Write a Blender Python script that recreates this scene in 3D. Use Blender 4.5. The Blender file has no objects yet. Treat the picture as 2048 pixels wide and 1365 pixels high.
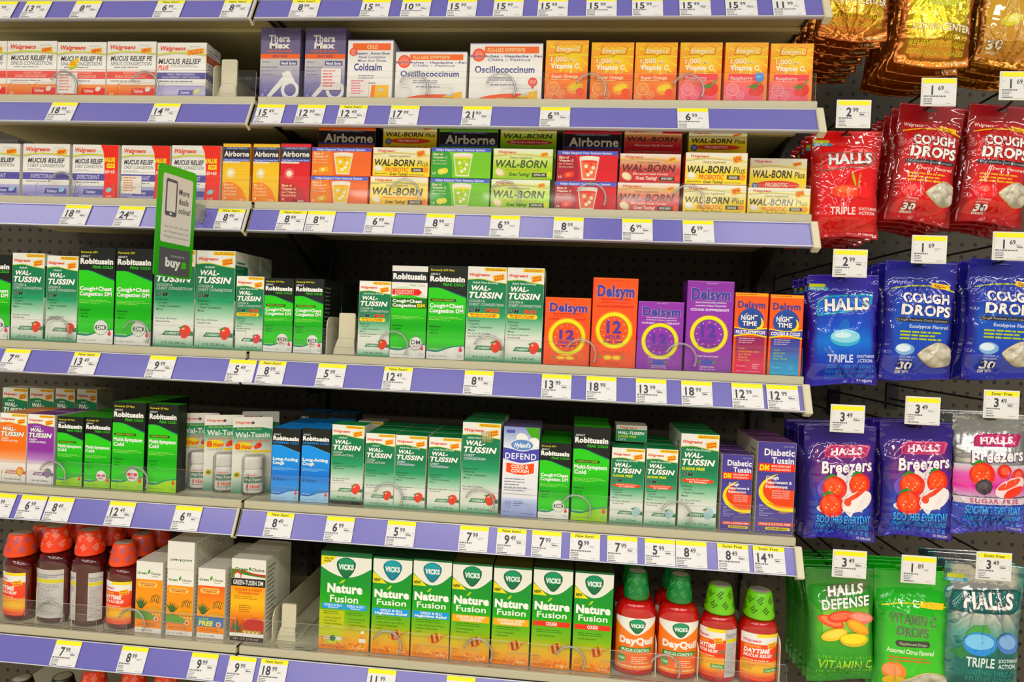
import bpy, bmesh, math, random
import numpy as np
from mathutils import Vector, Matrix
from mathutils.geometry import tessellate_polygon

S = bpy.context.scene
COL = S.collection
rnd = random.Random(7)

# ------------------------------------------------------------------ camera
F = 1300.0                                   # focal length in pixels of the 2048 wide frame
CAM = np.array([0.5479, -1.0624, 1.35])
YAW, PITCH, ROLL = -0.0921, -0.0175, 0.0412


def cam_axes():
    cy, sy, cp, sp = math.cos(YAW), math.sin(YAW), math.cos(PITCH), math.sin(PITCH)
    fw = np.array([sy * cp, cy * cp, sp])
    r = np.array([cy, -sy, 0.0])
    u = np.cross(r, fw)
    cr, sr = math.cos(ROLL), math.sin(ROLL)
    return cr * r + sr * u, -sr * r + cr * u, fw


R_, U_, FW_ = cam_axes()
cd = bpy.data.cameras.new('camera')
cd.sensor_width = 36.0
cd.lens = 36.0 * F / 2048.0
cd.clip_start, cd.clip_end = 0.02, 60.0
cam = bpy.data.objects.new('camera', cd)
COL.objects.link(cam)
cam.matrix_world = Matrix(((R_[0], U_[0], -FW_[0], CAM[0]), (R_[1], U_[1], -FW_[1], CAM[1]),
                           (R_[2], U_[2], -FW_[2], CAM[2]), (0, 0, 0, 1)))
S.camera = cam

# ------------------------------------------------------------------ world, store lamps, exposure
w = bpy.data.worlds.new('store_air')
w.use_nodes = True
w.node_tree.nodes['Background'].inputs[0].default_value = (1.0, 0.95, 0.86, 1)
w.node_tree.nodes['Background'].inputs[1].default_value = 0.30
S.world = w


def area(x, y, z, sx, sy, power, col=(1.0, 0.955, 0.87)):
    l = bpy.data.lights.new('ceiling_lamp', 'AREA')
    l.shape, l.size, l.size_y, l.energy, l.color = 'RECTANGLE', sx, sy, power, col
    o = bpy.data.objects.new('ceiling_lamp', l)
    o.location = (x, y, z)
    COL.objects.link(o)


for ly, e in ((-0.95, 6.0), (-2.6, 32.0), (-4.6, 42.0), (-7.5, 62.0)):
    for lx in (-1.9, -0.1, 1.7, 3.5):
        area(lx, ly, 3.1, 1.2, 0.28, e)

vs = S.view_settings
vs.view_transform, vs.look = 'Standard', 'None'
vs.exposure, vs.gamma = -0.17, 1.0
vs.use_curve_mapping = False
S.cycles.transparent_max_bounces = 14
S.cycles.max_bounces = 7
S.cycles.caustics_reflective = False
S.cycles.caustics_refractive = False


# ------------------------------------------------------------------ pixel -> place in the store
def ray(px, py):
    return R_ * ((px - 1024) / F) + U_ * ((682.5 - py) / F) + FW_


def at(px, py, Y):
    d = ray(px, py)
    return CAM + d * ((Y - CAM[1]) / d[1])


def x_at(px, Y, Z):                          # where along the shelf a pixel column meets the line (Y, Z)
    q = (px - 1024) / F
    a = R_ * F / F - q * FW_
    return CAM[0] - (a[1] * (Y - CAM[1]) + a[2] * (Z - CAM[2])) / a[0]


def z_at(py, X, Y):
    q = (682.5 - py) / F
    a = U_ - q * FW_
    return CAM[2] - (a[0] * (X - CAM[0]) + a[1] * (Y - CAM[1])) / a[2]


# ------------------------------------------------------------------ colours, materials
def lin(c):
    return c / 12.92 if c <= 0.04045 else ((c + 0.055) / 1.055) ** 2.4


_cc = {}


def C(h):
    if not isinstance(h, str):
        return h
    if h not in _cc:
        s = h if len(h) == 6 else ''.join(ch * 2 for ch in h)
        q = [lin(int(s[i:i + 2], 16) / 255) for i in (0, 2, 4)]
        m = .25 * q[0] + .6 * q[1] + .15 * q[2]
        _cc[h] = tuple(min(.95, max(.002, m + (v - m) * 1.2)) for v in q)          # inks are a little purer than they photograph
    return _cc[h]


def mat(name, rough=0.4, coat=0.0, metal=0.0, color=None, spec=0.5, bump=None, trans=0.0, coat_rough=0.08, noise=0.0):
    m = bpy.data.materials.new(name)
    m.use_nodes = True
    nt = m.node_tree
    b = nt.nodes['Principled BSDF']
    b.inputs['Roughness'].default_value = rough
    b.inputs['Metallic'].default_value = metal
    b.inputs['Coat Weight'].default_value = coat
    b.inputs['Coat Roughness'].default_value = coat_rough
    b.inputs['Specular IOR Level'].default_value = spec
    b.inputs['Transmission Weight'].default_value = trans
    if color is None:
        a = nt.nodes.new('ShaderNodeAttribute')
        a.attribute_name = 'Col'
        out = a.outputs['Color']
    else:
        a = nt.nodes.new('ShaderNodeRGB')
        a.outputs[0].default_value = (*C(color), 1)
        out = a.outputs[0]
    if noise:
        n = nt.nodes.new('ShaderNodeTexNoise')
        n.inputs['Scale'].default_value = 35
        mx = nt.nodes.new('ShaderNodeMixRGB')
        mx.blend_type = 'MULTIPLY'
        mx.inputs[0].default_value = noise
        nt.links.new(out, mx.inputs[1])
        nt.links.new(n.outputs['Color'], mx.inputs[2])
        out = mx.outputs[0]
    nt.links.new(out, b.inputs['Base Color'])
    if bump:
        scale, strength = bump
        tc = nt.nodes.new('ShaderNodeTexCoord')
        n = nt.nodes.new('ShaderNodeTexNoise')
        n.inputs['Scale'].default_value = scale
        n.inputs['Detail'].default_value = 2
        bp = nt.nodes.new('ShaderNodeBump')
        bp.inputs['Strength'].default_value = strength
        bp.inputs['Distance'].default_value = 0.004
        nt.links.new(tc.outputs['Object'], n.inputs['Vector'])
        nt.links.new(n.outputs['Fac'], bp.inputs['Height'])
        nt.links.new(bp.outputs['Normal'], b.inputs['Normal'])
        nt.links.new(bp.outputs['Normal'], b.inputs['Coat Normal'])
    return m


def clear_mat(name, refl, body, tint=(1, 1, 1), rough=0.05):
    m = bpy.data.materials.new(name)
    m.use_nodes = True
    nt = m.node_tree
    nt.nodes.clear()
    out = nt.nodes.new('ShaderNodeOutputMaterial')
    tr = nt.nodes.new('ShaderNodeBsdfTransparent')
    tr.inputs[0].default_value = (*tint, 1)
    df = nt.nodes.new('ShaderNodeBsdfDiffuse')
    df.inputs[0].default_value = (0.8, 0.8, 0.78, 1)
    gl = nt.nodes.new('ShaderNodeBsdfGlossy')
    gl.inputs['Roughness'].default_value = rough
    m1, m2 = nt.nodes.new('ShaderNodeMixShader'), nt.nodes.new('ShaderNodeMixShader')
    m1.inputs[0].default_value = body
    nt.links.new(tr.outputs[0], m1.inputs[1])
    nt.links.new(df.outputs[0], m1.inputs[2])
    fr = nt.nodes.new('ShaderNodeFresnel')
    fr.inputs['IOR'].default_value = refl
    nt.links.new(fr.outputs[0], m2.inputs[0])
    nt.links.new(m1.outputs[0], m2.inputs[1])
    nt.links.new(gl.outputs[0], m2.inputs[2])
    nt.links.new(m2.outputs[0], out.inputs[0])
    return m


M = {
    'card': mat('printed_card', 0.5, 0.10, spec=0.3, coat_rough=0.14),
    'paper': mat('tag_paper', 0.6),
    'film': mat('printed_film', 0.4, 1.0, spec=0.15, bump=(26, 0.22), coat_rough=0.035),
    'foil': mat('printed_foil', 0.22, 0.6, metal=0.75, bump=(60, 0.4)),
    'syrup': mat('syrup_bottle_plastic', 0.12, 0.8, trans=0.15),
    'label': mat('bottle_label', 0.4, 0.2),
    'cap': mat('printed_cap', 0.35, 0.3),
    'shelf': mat('painted_shelf_steel', 0.45, color='bcb7a0'),
    'under': mat('lightened_shelf_underside', 0.6, color='cdc298', noise=0.08),  # same beige steel, base colour lightened to stand in for light bounced from below
    'bracket': mat('dark_bracket_steel', 0.5, color='3a362b'),
    'upright': mat('upright_steel', 0.5, color='2b2820'),
    'strip': mat('violet_price_channel', 0.22, 0.6, color='706cb2', coat_rough=0.2),
    'stripedge': mat('channel_lip', 0.25, 0.5, color='cfcfd6'),
    'cream': mat('cream_plastic', 0.4, 0.2, color='d3cdb4'),
    'white': mat('white_plastic', 0.35, 0.3, color='e9e7e0'),
    'wire': mat('dark_hook_wire', 0.3, 0.3, metal=0.6, color='2a2a28'),
    'clear': clear_mat('clear_fence_plastic', 1.12, 0.015),
    'edge': clear_mat('clear_plastic_edge', 1.45, 0.62, rough=0.1),
    'ring': clear_mat('clear_ring_plastic', 1.6, 0.24, rough=0.22),
    'blister': clear_mat('clear_blister', 1.25, 0.03),
}


def pegboard():
    m = mat('perforated_back_panel', 0.6, color='464035')
    nt = m.node_tree
    b = nt.nodes['Principled BSDF']
    tc = nt.nodes.new('ShaderNodeTexCoord')
    sep = nt.nodes.new('ShaderNodeSeparateXYZ')
    nt.links.new(tc.outputs['Object'], sep.inputs[0])

    def mth(op, a, b_=None):
        n = nt.nodes.new('ShaderNodeMath')
        n.operation = op
        for i, v in enumerate((a, b_)):
            if v is None:
                continue
            if isinstance(v, (int, float)):
                n.inputs[i].default_value = v
            else:
                nt.links.new(v, n.inputs[i])
        return n.outputs[0]

    def cell(v):
        return mth('SUBTRACT', mth('FRACT', mth('DIVIDE', v, 0.0254)), 0.5)

    dx, dz = cell(sep.outputs['X']), cell(sep.outputs['Z'])
    d = mth('SQRT', mth('ADD', mth('MULTIPLY', dx, dx), mth('MULTIPLY', dz, dz)))
    hole = mth('LESS_THAN', d, 0.16)
    mx = nt.nodes.new('ShaderNodeMixRGB')
    mx.inputs[1].default_value = (*C('464035'), 1)
    mx.inputs[2].default_value = (0.003, 0.003, 0.003, 1)
    nt.links.new(hole, mx.inputs[0])
    nt.links.new(mx.outputs[0], b.inputs['Base Color'])
    return m


M['peg'] = pegboard()


# ------------------------------------------------------------------ objects
def link(name, me, parent=None, loc=None, rot=None):
    o = bpy.data.objects.new(name, me)
    COL.objects.link(o)
    if parent is not None:
        o.parent = parent
    if loc is not None:
        o.location = loc
    if rot is not None:
        o.rotation_euler = rot
    return o


def tag(o, label, cat, group=None, kind=None):
    if label:
        o['label'] = label
    if cat:
        o['category'] = cat
    if group:
        o['group'] = group
    if kind:
        o['kind'] = kind
    return o


class MB:
    """collects shapes for ONE mesh, vertex colours in 'Col'"""

    def __init__(s):
        s.v, s.f, s.c, s.mi, s.sm = [], [], [], [], []

    def add(s, vs_, fs, col='fff', mi=0, smooth=False):
        n = len(s.v)
        s.v += [tuple(map(float, p)) for p in vs_]
        cl = C(col) if isinstance(col, str) or (isinstance(col, tuple) and not hasattr(col[0], '__len__')) else None
        s.c += [cl] * len(vs_) if cl is not None else [C(c) for c in col]
        s.f += [tuple(n + i for i in f) for f in fs]
        s.mi += [mi] * len(fs)
        s.sm += [smooth] * len(fs)
        return s

    def box(s, x0, x1, y0, y1, z0, z1, col='fff', mi=0, front=None, top=None, side=None):
        P = [(x, y, z) for z in (z0, z1) for y in (y0, y1) for x in (x0, x1)]
        Q = [(0, 2, 3, 1), (4, 5, 7, 6), (0, 1, 5, 4), (1, 3, 7, 5), (3, 2, 6, 7), (2, 0, 4, 6)]
        if front is None and top is None and side is None:
            return s.add(P, Q, col, mi)
        side = side or col
        for q, c in zip(Q, (col, top or col, front or col, side, col, side)):
            s.add([P[i] for i in q], [(0, 1, 2, 3)], c, mi)
        return s

    def tube(s, pts, r, n=8, col='fff', mi=0, closed=False):
        pts = [np.array(p, float) for p in pts]
        rings, m = [], len(pts)
        nrm = None
        for i, p in enumerate(pts):
            a = pts[(i + 1) % m] if (i + 1 < m or closed) else p
            b = pts[i - 1] if (i > 0 or closed) else p
            t = a - b
            t /= np.linalg.norm(t) + 1e-12
            if nrm is None:
                nrm = np.cross(t, [0, 0, 1.0])
                if np.linalg.norm(nrm) < 0.1:
                    nrm = np.cross(t, [0, 1.0, 0])
            nrm = nrm - t * (nrm @ t)
            nrm /= np.linalg.norm(nrm) + 1e-12
            bi = np.cross(t, nrm)
            rings.append([p + r * (math.cos(k * 2 * math.pi / n) * nrm + math.sin(k * 2 * math.pi / n) * bi) for k in range(n)])
        V = [q for g in rings for q in g]
        Fc = []
        for i in range(m if closed else m - 1):
            j = (i + 1) % m
            Fc += [(i * n + k, i * n + (k + 1) % n, j * n + (k + 1) % n, j * n + k) for k in range(n)]
        if not closed:
            Fc += [tuple(range(n))[::-1], tuple((m - 1) * n + k for k in range(n))]
        return s.add(V, Fc, col, mi, True)

    def prism(s, poly, y0, y1, col='fff', mi=0, edge_mi=None):
        """outline poly in (x, z), thick from y0 to y1"""
        n = len(poly)
        V = [(x, y0, z) for x, z in poly] + [(x, y1, z) for x, z in poly]
        s.add(V, [tuple(range(n)), tuple(range(2 * n - 1, n - 1, -1))], col, mi)
        s.add(V, [(i, i + n, (i + 1) % n + n, (i + 1) % n) for i in range(n)], col, mi if edge_mi is None else edge_mi)
        return s

    def lathe(s, prof, n=28, sx=1.0, sy=1.0, col='fff', mi=0, cap=True):
        """prof: [(r, z) or (r, z, colour)] turned about the z axis, squeezed to an oval"""
        V, cs = [], []
        for p in prof:
            for k in range(n):
                a = 2 * math.pi * k / n
                V.append((p[0] * sx * math.cos(a), p[0] * sy * math.sin(a), p[1]))
                cs.append(p[2] if len(p) > 2 else col)
        Fc = [(i * n + k, i * n + (k + 1) % n, (i + 1) * n + (k + 1) % n, (i + 1) * n + k)
              for i in range(len(prof) - 1) for k in range(n)]
        if cap:
            Fc += [tuple(range(n))[::-1], tuple((len(prof) - 1) * n + k for k in range(n))]
        return s.add(V, Fc, cs, mi, True)

    def mesh(s, name, mats, bevel=0.0, weld=False):
        me = bpy.data.meshes.new(name)
        me.from_pydata(s.v, [], s.f)
        for m in (mats if isinstance(mats, (list, tuple)) else [mats]):
            me.materials.append(M[m])
        a = me.color_attributes.new('Col', 'FLOAT_COLOR', 'POINT')
        arr = np.ones((len(s.v), 4), np.float32)
        arr[:, :3] = np.array(s.c, np.float32)
        a.data.foreach_set('color', arr.ravel())
        me.polygons.foreach_set('material_index', s.mi)
        me.polygons.foreach_set('use_smooth', s.sm)
        if bevel or weld:
            bm = bmesh.new()
            bm.from_mesh(me)
            if weld:
                bmesh.ops.remove_doubles(bm, verts=bm.verts, dist=1e-6)
            if bevel:
                bmesh.ops.bevel(bm, geom=list(bm.edges), offset=bevel, segments=1, affect='EDGES', clamp_overlap=True)
            bm.to_mesh(me)
            bm.free()
        me.update()
        return me


# ------------------------------------------------------------------ lettering
GL = {}


def load_glyphs():
    c = bpy.data.curves.new('glyph', 'FONT')
    o = bpy.data.objects.new('glyph', c)
    c.resolution_u = 3

    def shape(s_, off):
        c.body, c.offset = s_, off
        m = o.to_mesh()
        m.calc_loop_triangles()
        v = np.array([[p.co.x, p.co.y] for p in m.vertices]).reshape(-1, 2)
        t = np.array([list(q.vertices) for q in m.loop_triangles], int).reshape(-1, 3)
        o.to_mesh_clear()
        return v, t

    base = shape('||', 0)[0][:, 0].max()
    for ch in [chr(i) for i in range(32, 127)] + ['\u2022']:
        adv = shape('|' + ch + '|', 0)[0][:, 0].max() - base
        GL[ch] = (adv, {b: shape(ch, b) for b in (0.0, 0.018, 0.03, 0.042, 0.055, 0.075)})
    bpy.data.objects.remove(o)
    bpy.data.curves.remove(c)


load_glyphs()
BOLD = (0.0, 0.018, 0.03, 0.042, 0.055, 0.075)


def layout(s, b, sp=0.0):
    x, V, T, n = 0.0, [], [], 0
    for ch in s:
        adv, d = GL[ch]
        v, t = d[BOLD[b]]
        if len(v):
            V.append(v + [x, 0])
            T.append(t + n)
            n += len(v)
        x += adv + sp + BOLD[b] * 0.9
    return np.concatenate(V), np.concatenate(T)


class Art:
    """flat print on a face w x h metres; x, y are fractions from the top-left corner"""

    def __init__(s, w, h):
        s.w, s.h, s.items = w, h, []

    def put(s, v, t, c):
        v = np.clip(np.array(v, float), 0, 1)
        lo, hi = v.min(0), v.max(0)
        lay = 0
        for q in s.items:
            if q[3] >= lay and (q[4] < hi).all() and (q[5] > lo).all():
                lay = q[3] + 1
        if isinstance(c, list):
            cc = np.array([C(k) for k in c])
        else:
            cc = np.tile(np.array(C(c)), (len(v), 1))
        s.items.append((v, np.array(t, int), cc, lay, lo, hi))
        return s

    def r(s, x0, y0, x1, y1, c, c2=None, horiz=False):
        v = [(x0, y0), (x1, y0), (x1, y1), (x0, y1)]
        if c2 is None:
            return s.put(v, [(0, 1, 2), (0, 2, 3)], c)
        return s.put(v, [(0, 1, 2), (0, 2, 3)], [c, c2, c2, c] if horiz else [c, c, c2, c2])

    def g(s, x0, y0, x1, y1, stops):
        v, t, c = [], [], []
        for i, (k, col) in enumerate(stops):
            y = y0 + (y1 - y0) * k
            v += [(x0, y), (x1, y)]
            c += [col, col]
            if i:
                a = 2 * i - 2
                t += [(a, a + 1, a + 3), (a, a + 3, a + 2)]
        return s.put(v, t, c)

    def p(s, pts, c):
        t = tessellate_polygon([[Vector((x, y, 0)) for x, y in pts]])
        return s.put(pts, t, c)

    def e(s, cx, cy, rx, ry=None, c='fff', rot=0.0, n=22, c2=None):
        """ellipse; rx in widths; ry in heights (None: a circle)"""
        ry = rx * s.w / s.h if ry is None else ry
        cr, sr, k = math.cos(rot), math.sin(rot), s.w / s.h
        v = [(cx, cy)]
        for i in range(n):
            a = 2 * math.pi * i / n
            dx, dy = rx * math.cos(a), ry * math.sin(a) / k
            v.append((cx + dx * cr - dy * sr, cy + (dx * sr + dy * cr) * k))
        t = [(0, 1 + i, 1 + (i + 1) % n) for i in range(n)]
        return s.put(v, t, [c2 or c] + [c] * n if c2 else c)

    def ring(s, cx, cy, r0, r1, c, n=32):
        k = s.w / s.h
        v = [(cx + r * math.cos(2 * math.pi * i / n), cy + r * k * math.sin(2 * math.pi * i / n)) for i in range(n) for r in (r0, r1)]
        m = 2 * n
        t = [q for i in range(n) for q in ((2 * i, 2 * i + 1, (2 * i + 3) % m), (2 * i, (2 * i + 3) % m, (2 * i + 2) % m))]
        return s.put(v, t, c)

    def s_(s, top, bot, c, c2=None, n=14):
        """band between two smooth lines given by a few points from left to right"""
        def ev(P, x):
            xs = [q[0] for q in P]
            if len(P) < 3:
                return float(np.interp(x, xs, [q[1] for q in P]))
            i = max(0, min(len(P) - 2, int(np.searchsorted(xs, x)) - 1))
            p1, p2 = P[i], P[i + 1]
            p0 = P[i - 1] if i else (2 * p1[0] - p2[0], 2 * p1[1] - p2[1])
            p3 = P[i + 2] if i + 2 < len(P) else (2 * p2[0] - p1[0], 2 * p2[1] - p1[1])
            t = (x - p1[0]) / (p2[0] - p1[0])
            m1, m2 = (p2[1] - p0[1]) / 2, (p3[1] - p1[1]) / 2
            return (2 * t**3 - 3 * t**2 + 1) * p1[1] + (t**3 - 2 * t**2 + t) * m1 + (-2 * t**3 + 3 * t**2) * p2[1] + (t**3 - t**2) * m2
        x0, x1 = top[0][0], top[-1][0]
        v, t, cs = [], [], []
        for i in range(n + 1):
            x = x0 + (x1 - x0) * i / n
            v += [(x, ev(top, x)), (x, ev(bot, x))]
            cs += [c, c2 or c]
            if i:
                a = 2 * i - 2
                t += [(a, a + 1, a + 3), (a, a + 3, a + 2)]
        return s.put(v, t, cs if c2 else c)

    def pill(s, x0, y0, x1, y1, c, n=6):
        k = s.w / s.h
        r = (y1 - y0) / 2
        rx = r / k
        pts = [(x1 - rx + rx * math.sin(math.pi * i / n), y0 + r - r * math.cos(math.pi * i / n)) for i in range(n + 1)]
        pts += [(x0 + rx - rx * math.sin(math.pi * i / n), y1 - r + r * math.cos(math.pi * i / n)) for i in range(n + 1)]
        return s.p(pts, c)

    def t(s, txt, x0, y0, x1, y1, c, b=0, sh=0.0, rot=0.0, o=None, ob=2, sp=0.0, arc=0.0, taper=0.0):
        """lettering: ink fills x0..x1, capitals stand from y1 (base) to y0; o: outline colour"""
        v0, _ = layout(txt, b, sp)
        q = v0[:, 0] + sh * v0[:, 1]
        lo, hi = q.min(), q.max()
        if x1 is None:
            x1 = x0 + (hi - lo) * (y1 - y0) * s.h / s.w / .69 * .86

        def emit(bb, col, dx=0.0, dy=0.0):
            v, t = layout(txt, bb, sp + (BOLD[b] - BOLD[bb]) * 0.9)
            x = v[:, 0] + sh * v[:, 1]
            f = (x - lo) / max(hi - lo, 1e-6)
            X = x0 + (x1 - x0) * f + dx
            hh = (y0 - y1) / 0.69
            Y = y1 + hh * v[:, 1] * (1 + taper * (f - 0.5)) + dy - arc * (1 - (2 * f - 1) ** 2)
            if rot:
                cx, cy, k = (x0 + x1) / 2, (y0 + y1) / 2, s.h / s.w
                a, d = X - cx, (Y - cy) * k
                X = cx + a * math.cos(rot) - d * math.sin(rot)
                Y = cy + (a * math.sin(rot) + d * math.cos(rot)) / k
            s.put(np.stack([X, Y], 1), t, col)

        if o:
            emit(min(5, b + ob), o)
        emit(b, c)
        return s

    def ls(s, x0, y0, x1, y1, n, c, fill=0.5, seed=1, words=5):
        """n rows of print too small to read"""
        rr = random.Random(seed + n)
        v, t = [], []
        dy = (y1 - y0) / n
        for i in range(n):
            x, e = x0, x0 + (x1 - x0) * rr.uniform(0.55, 1.0)
            while x < e - 0.01:
                l = min((x1 - x0) / words * rr.uniform(0.5, 1.5), e - x)
                a = len(v)
                ya = y0 + dy * i
                v += [(x, ya), (x + l, ya), (x + l, ya + dy * fill), (x, ya + dy * fill)]
                t += [(a, a + 1, a + 2), (a, a + 2, a + 3)]
                x += l + (x1 - x0) * 0.025
        return s.put(v, t, c)

    def build(s, name, mapper=None, material='card', sub=None, step=0.00009):
        V, T, Cc, n = [], [], [], 0
        for v, t, c, lay, _, _ in s.items:
            if sub:
                v, t, c = subdivide(v, t, c, sub, s.w, s.h)
            V.append(np.column_stack([v, np.full(len(v), lay)]))
            T.append(t + n)
            Cc.append(c)
            n += len(v)
        V, T, Cc = np.concatenate(V), np.concatenate(T), np.concatenate(Cc)
        if mapper is None:
            P = np.column_stack([0.0004 + V[:, 0] * (s.w - 0.0008), -0.0001 - V[:, 2] * step, 0.0003 + (1 - V[:, 1]) * (s.h - 0.0006)])
        else:
            P = mapper(V[:, 0], V[:, 1], V[:, 2])
        # all faces look outwards (to -y before mapping)
        a, b_, c_ = (V[T[:, i], :2] for i in range(3))
        area2 = (b_[:, 0] - a[:, 0]) * (c_[:, 1] - a[:, 1]) - (b_[:, 1] - a[:, 1]) * (c_[:, 0] - a[:, 0])
        T = T[np.abs(area2) > 1e-12]
        area2 = area2[np.abs(area2) > 1e-12]
        T[area2 > 0] = T[area2 > 0][:, ::-1]
        me = bpy.data.meshes.new(name)
        me.vertices.add(len(P))
        me.vertices.foreach_set('co', P.astype(np.float32).ravel())
        me.loops.add(len(T) * 3)
        me.loops.foreach_set('vertex_index', T.astype(np.int32).ravel())
        me.polygons.add(len(T))
        me.polygons.foreach_set('loop_start', np.arange(0, len(T) * 3, 3, dtype=np.int32))
        me.update(calc_edges=True)
        me.materials.append(M[material])
        at_ = me.color_attributes.new('Col', 'FLOAT_COLOR', 'POINT')
        arr = np.ones((len(P), 4), np.float32)
        arr[:, :3] = Cc
        at_.data.foreach_set('color', arr.ravel())
        if sub:
            me.polygons.foreach_set('use_smooth', np.ones(len(T), bool))
        return me


def subdivide(v, t, c, lim, w, h):
    sc = np.array([w, h])
    for _ in range(40):
        p = v * sc
        e = np.stack([np.linalg.norm(p[t[:, i]] - p[t[:, (i + 1) % 3]], axis=1) for i in range(3)], 1)
        k = e.argmax(1)
        big = e.max(1) > lim
        if not big.any():
            break
        tb, kb = t[big], k[big]
        i = np.arange(len(tb))
        a, b, d = tb[i, kb], tb[i, (kb + 1) % 3], tb[i, (kb + 2) % 3]
        m = len(v) + i
        v = np.concatenate([v, (v[a] + v[b]) / 2])
        c = np.concatenate([c, (c[a] + c[b]) / 2])
        t = np.concatenate([t[~big], np.stack([a, m, d], 1), np.stack([m, b, d], 1)])
    return v, t, c

# ------------------------------------------------------------------ gondola: floor, back, uprights, shelves
ROW = [1.9012, 1.7266, 1.5496, 1.2943, 1.0379, 0.7863, 0.535]
NAMES = ['topmost shelf', 'second shelf', 'third shelf', 'fourth shelf', 'fifth shelf', 'sixth shelf', 'lowest shelf']
BAYS = ('bay cut off by the photo', 'bay beside the bags')
XL, XS, XR = -0.62, 0.0, 0.914
BACK = 0.35

me = MB().box(-3.0, 5.0, -5.0, 0.6, -0.02, 0.0, 'd8cfb8').mesh('floor', 'card')
tag(link('floor', me), None, None, kind='structure')
me = MB().box(-0.9, 2.2, 0, 0.02, 0.0, 2.35, '4a4535').mesh('wall_back', 'peg')
tag(link('wall_back', me, loc=(0, BACK, 0)), None, None, kind='structure')

for ux, lab in ((XS - 0.001, 'dark slotted steel upright between the two shelf bays'),
                (XR + 0.022, 'dark slotted steel upright between shelves and hanging bags')):
    b = MB().box(-0.015, 0.015, 0, 0.026, 0.0, 2.3, '2b2820')
    o = tag(link('shelf_upright', b.mesh('shelf_upright', 'upright', bevel=0.002), loc=(ux, BACK - 0.0265, 0)), lab, 'upright')
    s = MB()
    for k in range(60):
        s.box(-0.003, 0.003, -0.0006, 0.0004, 0.25 + k * 0.034, 0.27 + k * 0.034, '080706')
    link('slot_pattern', s.mesh('slot_pattern', 'card'), o)

TILT = math.radians(25)
ST_H = 0.041


def strip_point(z, d, out=0.0):
    """point on the price channel of a shelf whose deck lies at z: d down its slope, out in front of it"""
    return np.array([0, -0.0035 - d * math.sin(TILT) - out * math.cos(TILT), z - 0.0148 - d * math.cos(TILT) + out * math.sin(TILT)])


def shelf(k, x0, x1, bay, end):
    z = ROW[k]
    b = MB()
    b.box(x0, x1, 0.0, BACK - 0.03, -0.004, 0.0, mi=0)                       # deck
    o = link('gondola_shelf', b.mesh('shelf_deck', ['shelf']), loc=(0, 0, z))
    tag(o, f'beige steel {NAMES[k]} with violet price strip, {bay}', 'shelf', 'steel shelves')
    link('front_lip', MB().box(x0, x1, -0.0012, 0.012, -0.0132, 0.0006).mesh('front_lip', 'shelf', bevel=0.0012), o, (0, 0, 0))
    u = MB()
    u.box(x0 + 0.004, x1 - 0.004, 0.014, BACK - 0.034, -0.020, -0.0045)
    u.box(x0 + 0.004, x1 - 0.004, 0.08, 0.095, -0.028, -0.0201)
    link('underside_pan', u.mesh('underside_pan', 'under', bevel=0.002), o, (0, 0, 0))
    # price channel, leaning back
    p = [strip_point(0, 0), strip_point(0, ST_H + 0.0018), strip_point(0, ST_H + 0.0018, -0.004), strip_point(0, 0, -0.004)]
    c = MB()
    V = [(x, q[1], q[2]) for x in (x0, x1) for q in p]
    c.add(V, [(0, 4, 5, 1), (1, 5, 6, 2), (2, 6, 7, 3), (3, 7, 4, 0), (0, 1, 2, 3), (7, 6, 5, 4)])
    ch = link('price_channel', c.mesh('price_channel', 'strip'), o, (0, 0, 0))
    e = MB()
    for d0, d1, t in ((-0.0012, 0.0002, 0.0018), (ST_H + 0.0004, ST_H + 0.0018, 0.0024)):
        p = [strip_point(0, d0, -0.004), strip_point(0, d0, t), strip_point(0, d1, t), strip_point(0, d1, -0.004)]
        V = [(x, q[1], q[2]) for x in (x0, x1) for q in p]
        e.add(V, [(0, 4, 5, 1), (1, 5, 6, 2), (2, 6, 7, 3), (3, 7, 4, 0), (0, 1, 2, 3), (7, 6, 5, 4)])
    link('channel_rim', e.mesh('channel_rim', 'stripedge'), ch, (0, 0, 0))
    for xe, s in end:
        p = [strip_point(0, -0.003, 0.004), strip_point(0, ST_H + 0.005, 0.004), strip_point(0, ST_H + 0.005, -0.012), strip_point(0, -0.003, -0.012)]
        c = MB()
        V = [(x, q[1], q[2]) for x in (xe, xe + s) for q in p]
        c.add(V, [(0, 4, 5, 1), (1, 5, 6, 2), (2, 6, 7, 3), (3, 7, 4, 0), (0, 1, 2, 3), (7, 6, 5, 4)])
        link('channel_end_cap', c.mesh('channel_end_cap', 'cream', bevel=0.0015), o, (0, 0, 0))
    for xb in ((x1 - 0.006,) if x0 < 0 else (x0 + 0.004, x1 - 0.006)):
        c = MB()
        poly = [(0.02, -0.0205), (BACK - 0.032, -0.0205), (BACK - 0.032, -0.10), (BACK - 0.06, -0.10), (0.13, -0.027), (0.02, -0.025)]
        n = len(poly)
        V = [(x, y, zz) for x in (xb, xb + 0.003) for y, zz in poly]
        c.add(V, [tuple(range(n)), tuple(range(2 * n - 1, n - 1, -1))])
        c.add(V, [(i, i + n, (i + 1) % n + n, (i + 1) % n) for i in range(n)])
        link('bracket', c.mesh('bracket', 'bracket'), o, (0, 0, 0))
    return o


for k in range(7):
    shelf(k, XL, XS - 0.004, BAYS[0], [] if k in (3, 5) else [(XS - 0.0085, 0.0045)])
    shelf(k, XS + 0.001, XR, BAYS[1], [(XR - 0.004, 0.012)])

# ------------------------------------------------------------------ clear fences along the shelf fronts


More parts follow.
